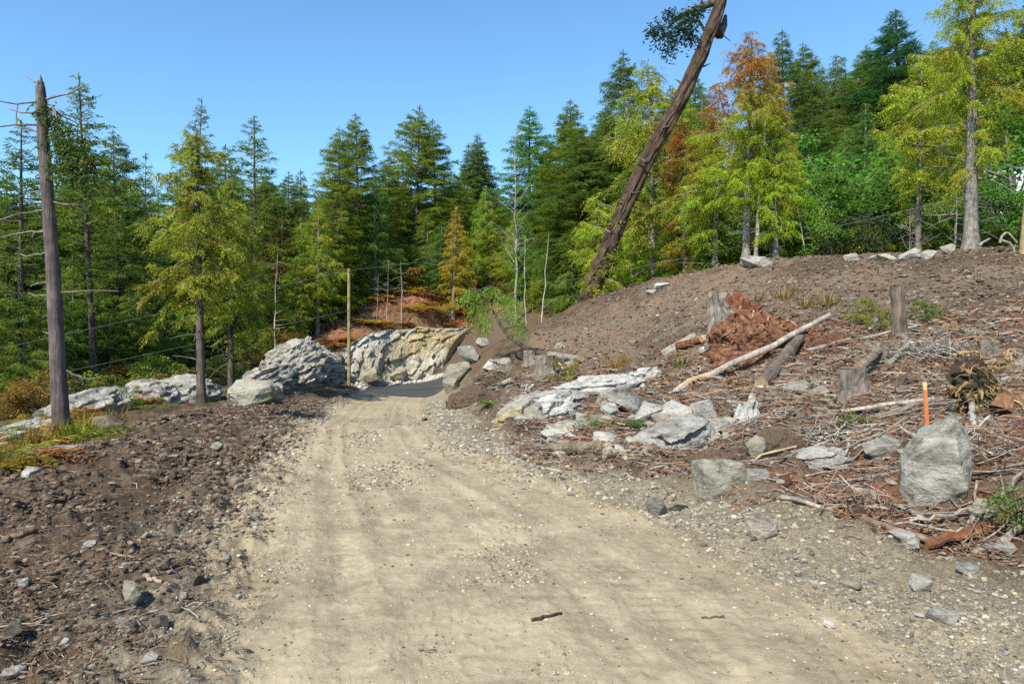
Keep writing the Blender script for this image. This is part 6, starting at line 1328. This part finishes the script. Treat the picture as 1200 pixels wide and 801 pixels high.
# tangled brush piles, each one thing
def brush(px, py, w, h, n, seed, label, cols, mat='deadwood', name='brush_pile'):
    x, y = G(px, py); k = y / FPX; R, Hh = w * k / 2, h * k; r = np.random.default_rng(seed); mb = MB()
    for i in range(n):
        a = r.uniform(0, 6.28); rr = R * math.sqrt(r.random()); p = np.array([math.cos(a) * rr, math.sin(a) * rr * .6, Hh * (1 - (rr / R) ** 2) * r.uniform(.1, 1.0)]); L = r.uniform(.25, .9) * R; m = 6
        dv = unit(np.array([r.normal(), r.normal() * .8, r.normal(0.05, .28)])); q = [p - dv * L * .5]
        for j in range(m - 1): dv = unit(dv + r.normal(0, .16, 3)); q.append(q[-1] + dv * L / (m - 1))
        c = np.array(cols[r.integers(0, len(cols))]) * r.uniform(.7, 1.25); rad = r.uniform(.35, 1.1) * k * (1.6 if r.random() < .12 else 1); tube(mb, q, np.linspace(rad, rad * .35, m), 4, c)
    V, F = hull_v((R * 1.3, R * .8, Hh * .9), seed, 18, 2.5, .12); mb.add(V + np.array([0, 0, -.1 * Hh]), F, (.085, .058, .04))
    o = link(name, mb.mesh(name, M['vcol'], False), None, (x, y, hz(x, y))); return tag(o, label, 'brush pile')
GRY, RST = [(.34, .30, .26), (.26, .22, .18), (.40, .36, .31), (.20, .16, .12)], [(.20, .11, .07), (.26, .15, .09), (.16, .10, .07), (.30, .24, .19)]
for a in [(1100, 425, 90, 20, 150, 1, 'heap of dry grey twigs between the tall stump and the root plate', GRY), (1035, 470, 60, 20, 90, 2, 'tangle of grey twigs right of the wide stump', GRY + RST), (985, 515, 90, 22, 140, 3, 'pale bleached twig tangle behind the low lichen rock', GRY), (1160, 545, 100, 40, 150, 4, 'rust-brown brush heap right of the standing boulder', RST + GRY[:1]),
          (1010, 585, 110, 34, 160, 5, 'rust-brown brush heap left of the standing boulder', RST), (1165, 622, 80, 34, 110, 6, 'dark brushwood heap at the lower right edge of the debris', RST), (585, 458, 70, 30, 120, 7, 'dark root and twig heap on the bank by the bend', [(.13, .09, .06), (.22, .17, .13), (.09, .065, .045)]), (628, 474, 60, 20, 90, 8, 'twig heap under the yellow-green bush by the stumps', RST + GRY),
          (1190, 445, 80, 24, 110, 9, 'grey twig heap behind the root plate at the right edge', GRY), (905, 470, 70, 12, 80, 10, 'low twig scatter heap under the thick dark log', RST + GRY), (820, 445, 60, 12, 70, 11, 'low twig heap at the peeled end of the long log', GRY + RST), (930, 505, 60, 16, 80, 12, 'bleached twig tangle right of the upright white rock', GRY)]: brush(*a)
heap(835, 545, 90, 22, .4, 21, 'dark earth clod heap under the large sloping slab', 'vcol', (.105, .072, .05), 'earth_heap', 'earth heap')
heap(912, 528, 60, 34, .5, 22, 'dark root-bound earth heap behind the pale board', 'vcol', (.105, .072, .05), 'earth_heap', 'earth heap')
heap(560, 470, 70, 22, .5, 23, 'brown earth heap at the road bend right of the asphalt', 'vcol', (.105, .072, .05), 'earth_heap', 'earth heap')
heap(752, 478, 70, 16, .4, 24, 'brown earth lump behind the white rock cluster', 'vcol', (.105, .072, .05), 'earth_heap', 'earth heap')

# gravel, soil crumbs and twig litter that nobody could count
def in_mask(n, seed, x0, x1, y0, y1, f, power=1.6):
    r = np.random.default_rng(seed); X = []; Y = []; tot = 0
    while tot < n:
        y = y0 * (y1 / y0) ** (r.random(n * 2) ** power); x = r.uniform(x0, x1, n * 2); m = masks(x, y); k = f(m, x, y) > r.random(n * 2); vis = np.abs(x / np.maximum(y, .1)) < .95
        k &= vis; X.append(x[k]); Y.append(y[k]); tot += k.sum()
    return np.concatenate(X)[:n], np.concatenate(Y)[:n], r
_ib = ico(1)
def pebbles(name, n, seed, box_, f, size, cols, sink=.15, sub=1, flat=.65):
    x, y, r = in_mask(n, seed, *box_, f); z = height(x, y); V0, F0 = ico(sub); nv = len(V0); s = size[0] * (size[1] / size[0]) ** (r.random(n) ** 3.2) * np.clip(y / 7, .55, 1.7)
    J = 1 + r.normal(0, .16, (n, nv)); V = V0[None] * J[..., None] * np.stack([s * r.uniform(.7, 1.3, n), s * r.uniform(.7, 1.3, n), s * r.uniform(.4, .9, n) * flat * 1.3], 1)[:, None]
    a = r.uniform(0, 6.28, n); ca, sa = np.cos(a)[:, None], np.sin(a)[:, None]; V = np.stack([V[..., 0] * ca - V[..., 1] * sa, V[..., 0] * sa + V[..., 1] * ca, V[..., 2]], -1)
    V += np.stack([x, y, z + s * sink], 1)[:, None]; F = (F0[None] + (np.arange(n) * nv)[:, None, None]).reshape(-1, 3)
    c = np.array(cols)[r.integers(0, len(cols), n)] * r.uniform(.7, 1.2, (n, 1)); mb = MB(); mb.add(V.reshape(-1, 3), F, np.repeat(c, nv, 0)); tag(link(name, mb.mesh(name, M['vcol'], False)), kind='stuff')
PALE = [(.33, .29, .225), (.26, .23, .185), (.39, .36, .30), (.30, .24, .16), (.20, .18, .155), (.36, .30, .20)]
SOIL = [(.085, .058, .039), (.11, .076, .05), (.062, .042, .029), (.15, .11, .077), (.09, .063, .043)]
pebbles('gravel', 42000, 61, (-4, 12, 2.6, 30), lambda m, x, y: np.clip(m['grav'] * .9 * sstep(-.3, .5, m['n1'] + .25) + m['deb'] * .10, 0, 1), (.004, .034), PALE + [(.15, .125, .095)])
pebbles('road_grit', 30000, 62, (-4, 5, 2.6, 22), lambda m, x, y: m['road'] * (.07 + .9 * sstep(.22, .5, fbm2(x * 1.5, y * .9, 3, 131)) + .35 * np.clip(1 - np.minimum(m['a'], m['b']) / .7, 0, 1)), (.003, .024), [(.40, .33, .21), (.34, .28, .19), (.46, .40, .30), (.20, .165, .12), (.13, .10, .075)], .05)
pebbles('soil_crumbs', 80000, 63, (-14, 0, 2.6, 32), lambda m, x, y: np.clip(m['bank'] + m['gravl'] * .2, 0, 1) * np.clip(.45 + fbm2(x * 1.3, y * 1.3, 3, 141) * 1.6, .05, 1) * sstep(.05, -.5, m['a']), (.004, .042), SOIL + [(.13, .09, .06), (.16, .115, .08), (.20, .15, .105), (.24, .19, .14), (.15, .085, .05)])
pebbles('margin_gravel', 11000, 64, (-9, 0, 2.6, 36), lambda m, x, y: m['gravl'] * (.35 + .5 * sstep(-.1, .4, m['n1'])), (.005, .03), PALE + PALE + SOIL[:2])
pebbles('mound_crumbs', 20000, 65, (1, 24, 16, 36), lambda m, x, y: m['hill'] * .9, (.012, .055), [(.16, .112, .076), (.12, .085, .06), (.185, .145, .105), (.23, .19, .15), (.10, .07, .05)])
pebbles('rubble', 1500, 66, (-14, 1, 36, 56), lambda m, x, y: np.clip(m['pale'] * (1 - m['asph']) * .8 * (y > 45) + m['cut'] * .04, 0, 1), (.03, .16), [(.5, .48, .44), (.40, .37, .31), (.46, .40, .28)])
def litter(name, n, seed, box_, f, L, R, cols):
    x, y, r = in_mask(n, seed, *box_, f); z = height(x, y); l = r.uniform(*L, n) * np.clip(y / 9, .7, 1.6); a = r.uniform(0, 6.28, n); el = r.normal(.06, .16, n); rad = r.uniform(*R, n) * np.clip(y / 9, .7, 1.8)
    d = np.stack([np.cos(a) * np.cos(el), np.sin(a) * np.cos(el), np.sin(el)], 1); sd = np.stack([-np.sin(a), np.cos(a), 0 * a], 1); up = np.cross(d, sd); b = np.stack([x, y, z + rad * .8 + .006], 1)
    bend = sd * (r.normal(0, .12, n) * l)[:, None] + np.array([0, 0, 1]) * (r.uniform(0, .1, n) * l)[:, None]
    V = []
    for t, o in ((-.5, 0), (0, 1), (.5, 0)):
        c = b + d * (t * l)[:, None] + bend * o
        for k in range(3): V.append(c + (sd * math.cos(k * 2.09) + up * math.sin(k * 2.09)) * (rad * (1 if t < .4 else .5))[:, None])
    V = np.stack(V, 1); F0 = np.array([[i * 3 + k, i * 3 + (k + 1) % 3, i * 3 + 3 + (k + 1) % 3, i * 3 + 3 + k] for i in range(2) for k in range(3)])
    F = (F0[None] + (np.arange(n) * 9)[:, None, None]).reshape(-1, 4); c = np.array(cols)[r.integers(0, len(cols), n)] * r.uniform(.7, 1.25, (n, 1)); mb = MB(); mb.add(V.reshape(-1, 3), F, np.repeat(c, 9, 0)); tag(link(name, mb.mesh(name, M['vcol'], False)), kind='stuff')
TW = [(.30, .26, .22), (.20, .15, .11), (.38, .34, .29), (.22, .11, .065), (.15, .11, .08), (.34, .20, .11)]
litter('twig_litter', 15000, 71, (0, 14, 4.5, 30), lambda m, x, y: m['deb'] * np.clip(.55 + m['n1'] * .8 + sstep(2, 6, x) * .3, .1, 1), (.08, .38), (.003, .009), TW)
litter('bark_litter', 9000, 72, (0, 14, 4.5, 28), lambda m, x, y: np.clip(m['deb'] * np.clip(.3 + m['n2'] * 1.2, 0, 1) + m['red'] * .3, 0, 1), (.04, .16), (.008, .022), [(.17, .085, .05), (.21, .11, .06), (.13, .078, .053), (.20, .16, .13), (.26, .165, .10)])
litter('soil_twigs', 4000, 73, (-14, 0, 3, 26), lambda m, x, y: m['bank'] * .8, (.05, .25), (.002, .006), [(.20, .15, .11), (.14, .10, .07), (.30, .25, .2)])
litter('slope_litter', 3000, 74, (-18, 6, 44, 66), lambda m, x, y: m['fern'] * .8, (.1, .35), (.006, .015), [(.35, .15, .06), (.28, .2, .13), (.22, .12, .07), (.4, .34, .28)])
litter('mound_twigs', 1500, 75, (1, 24, 16, 36), lambda m, x, y: m['hill'] * .8, (.1, .3), (.003, .009), [(.12, .09, .065), (.26, .21, .16), (.18, .13, .09)])
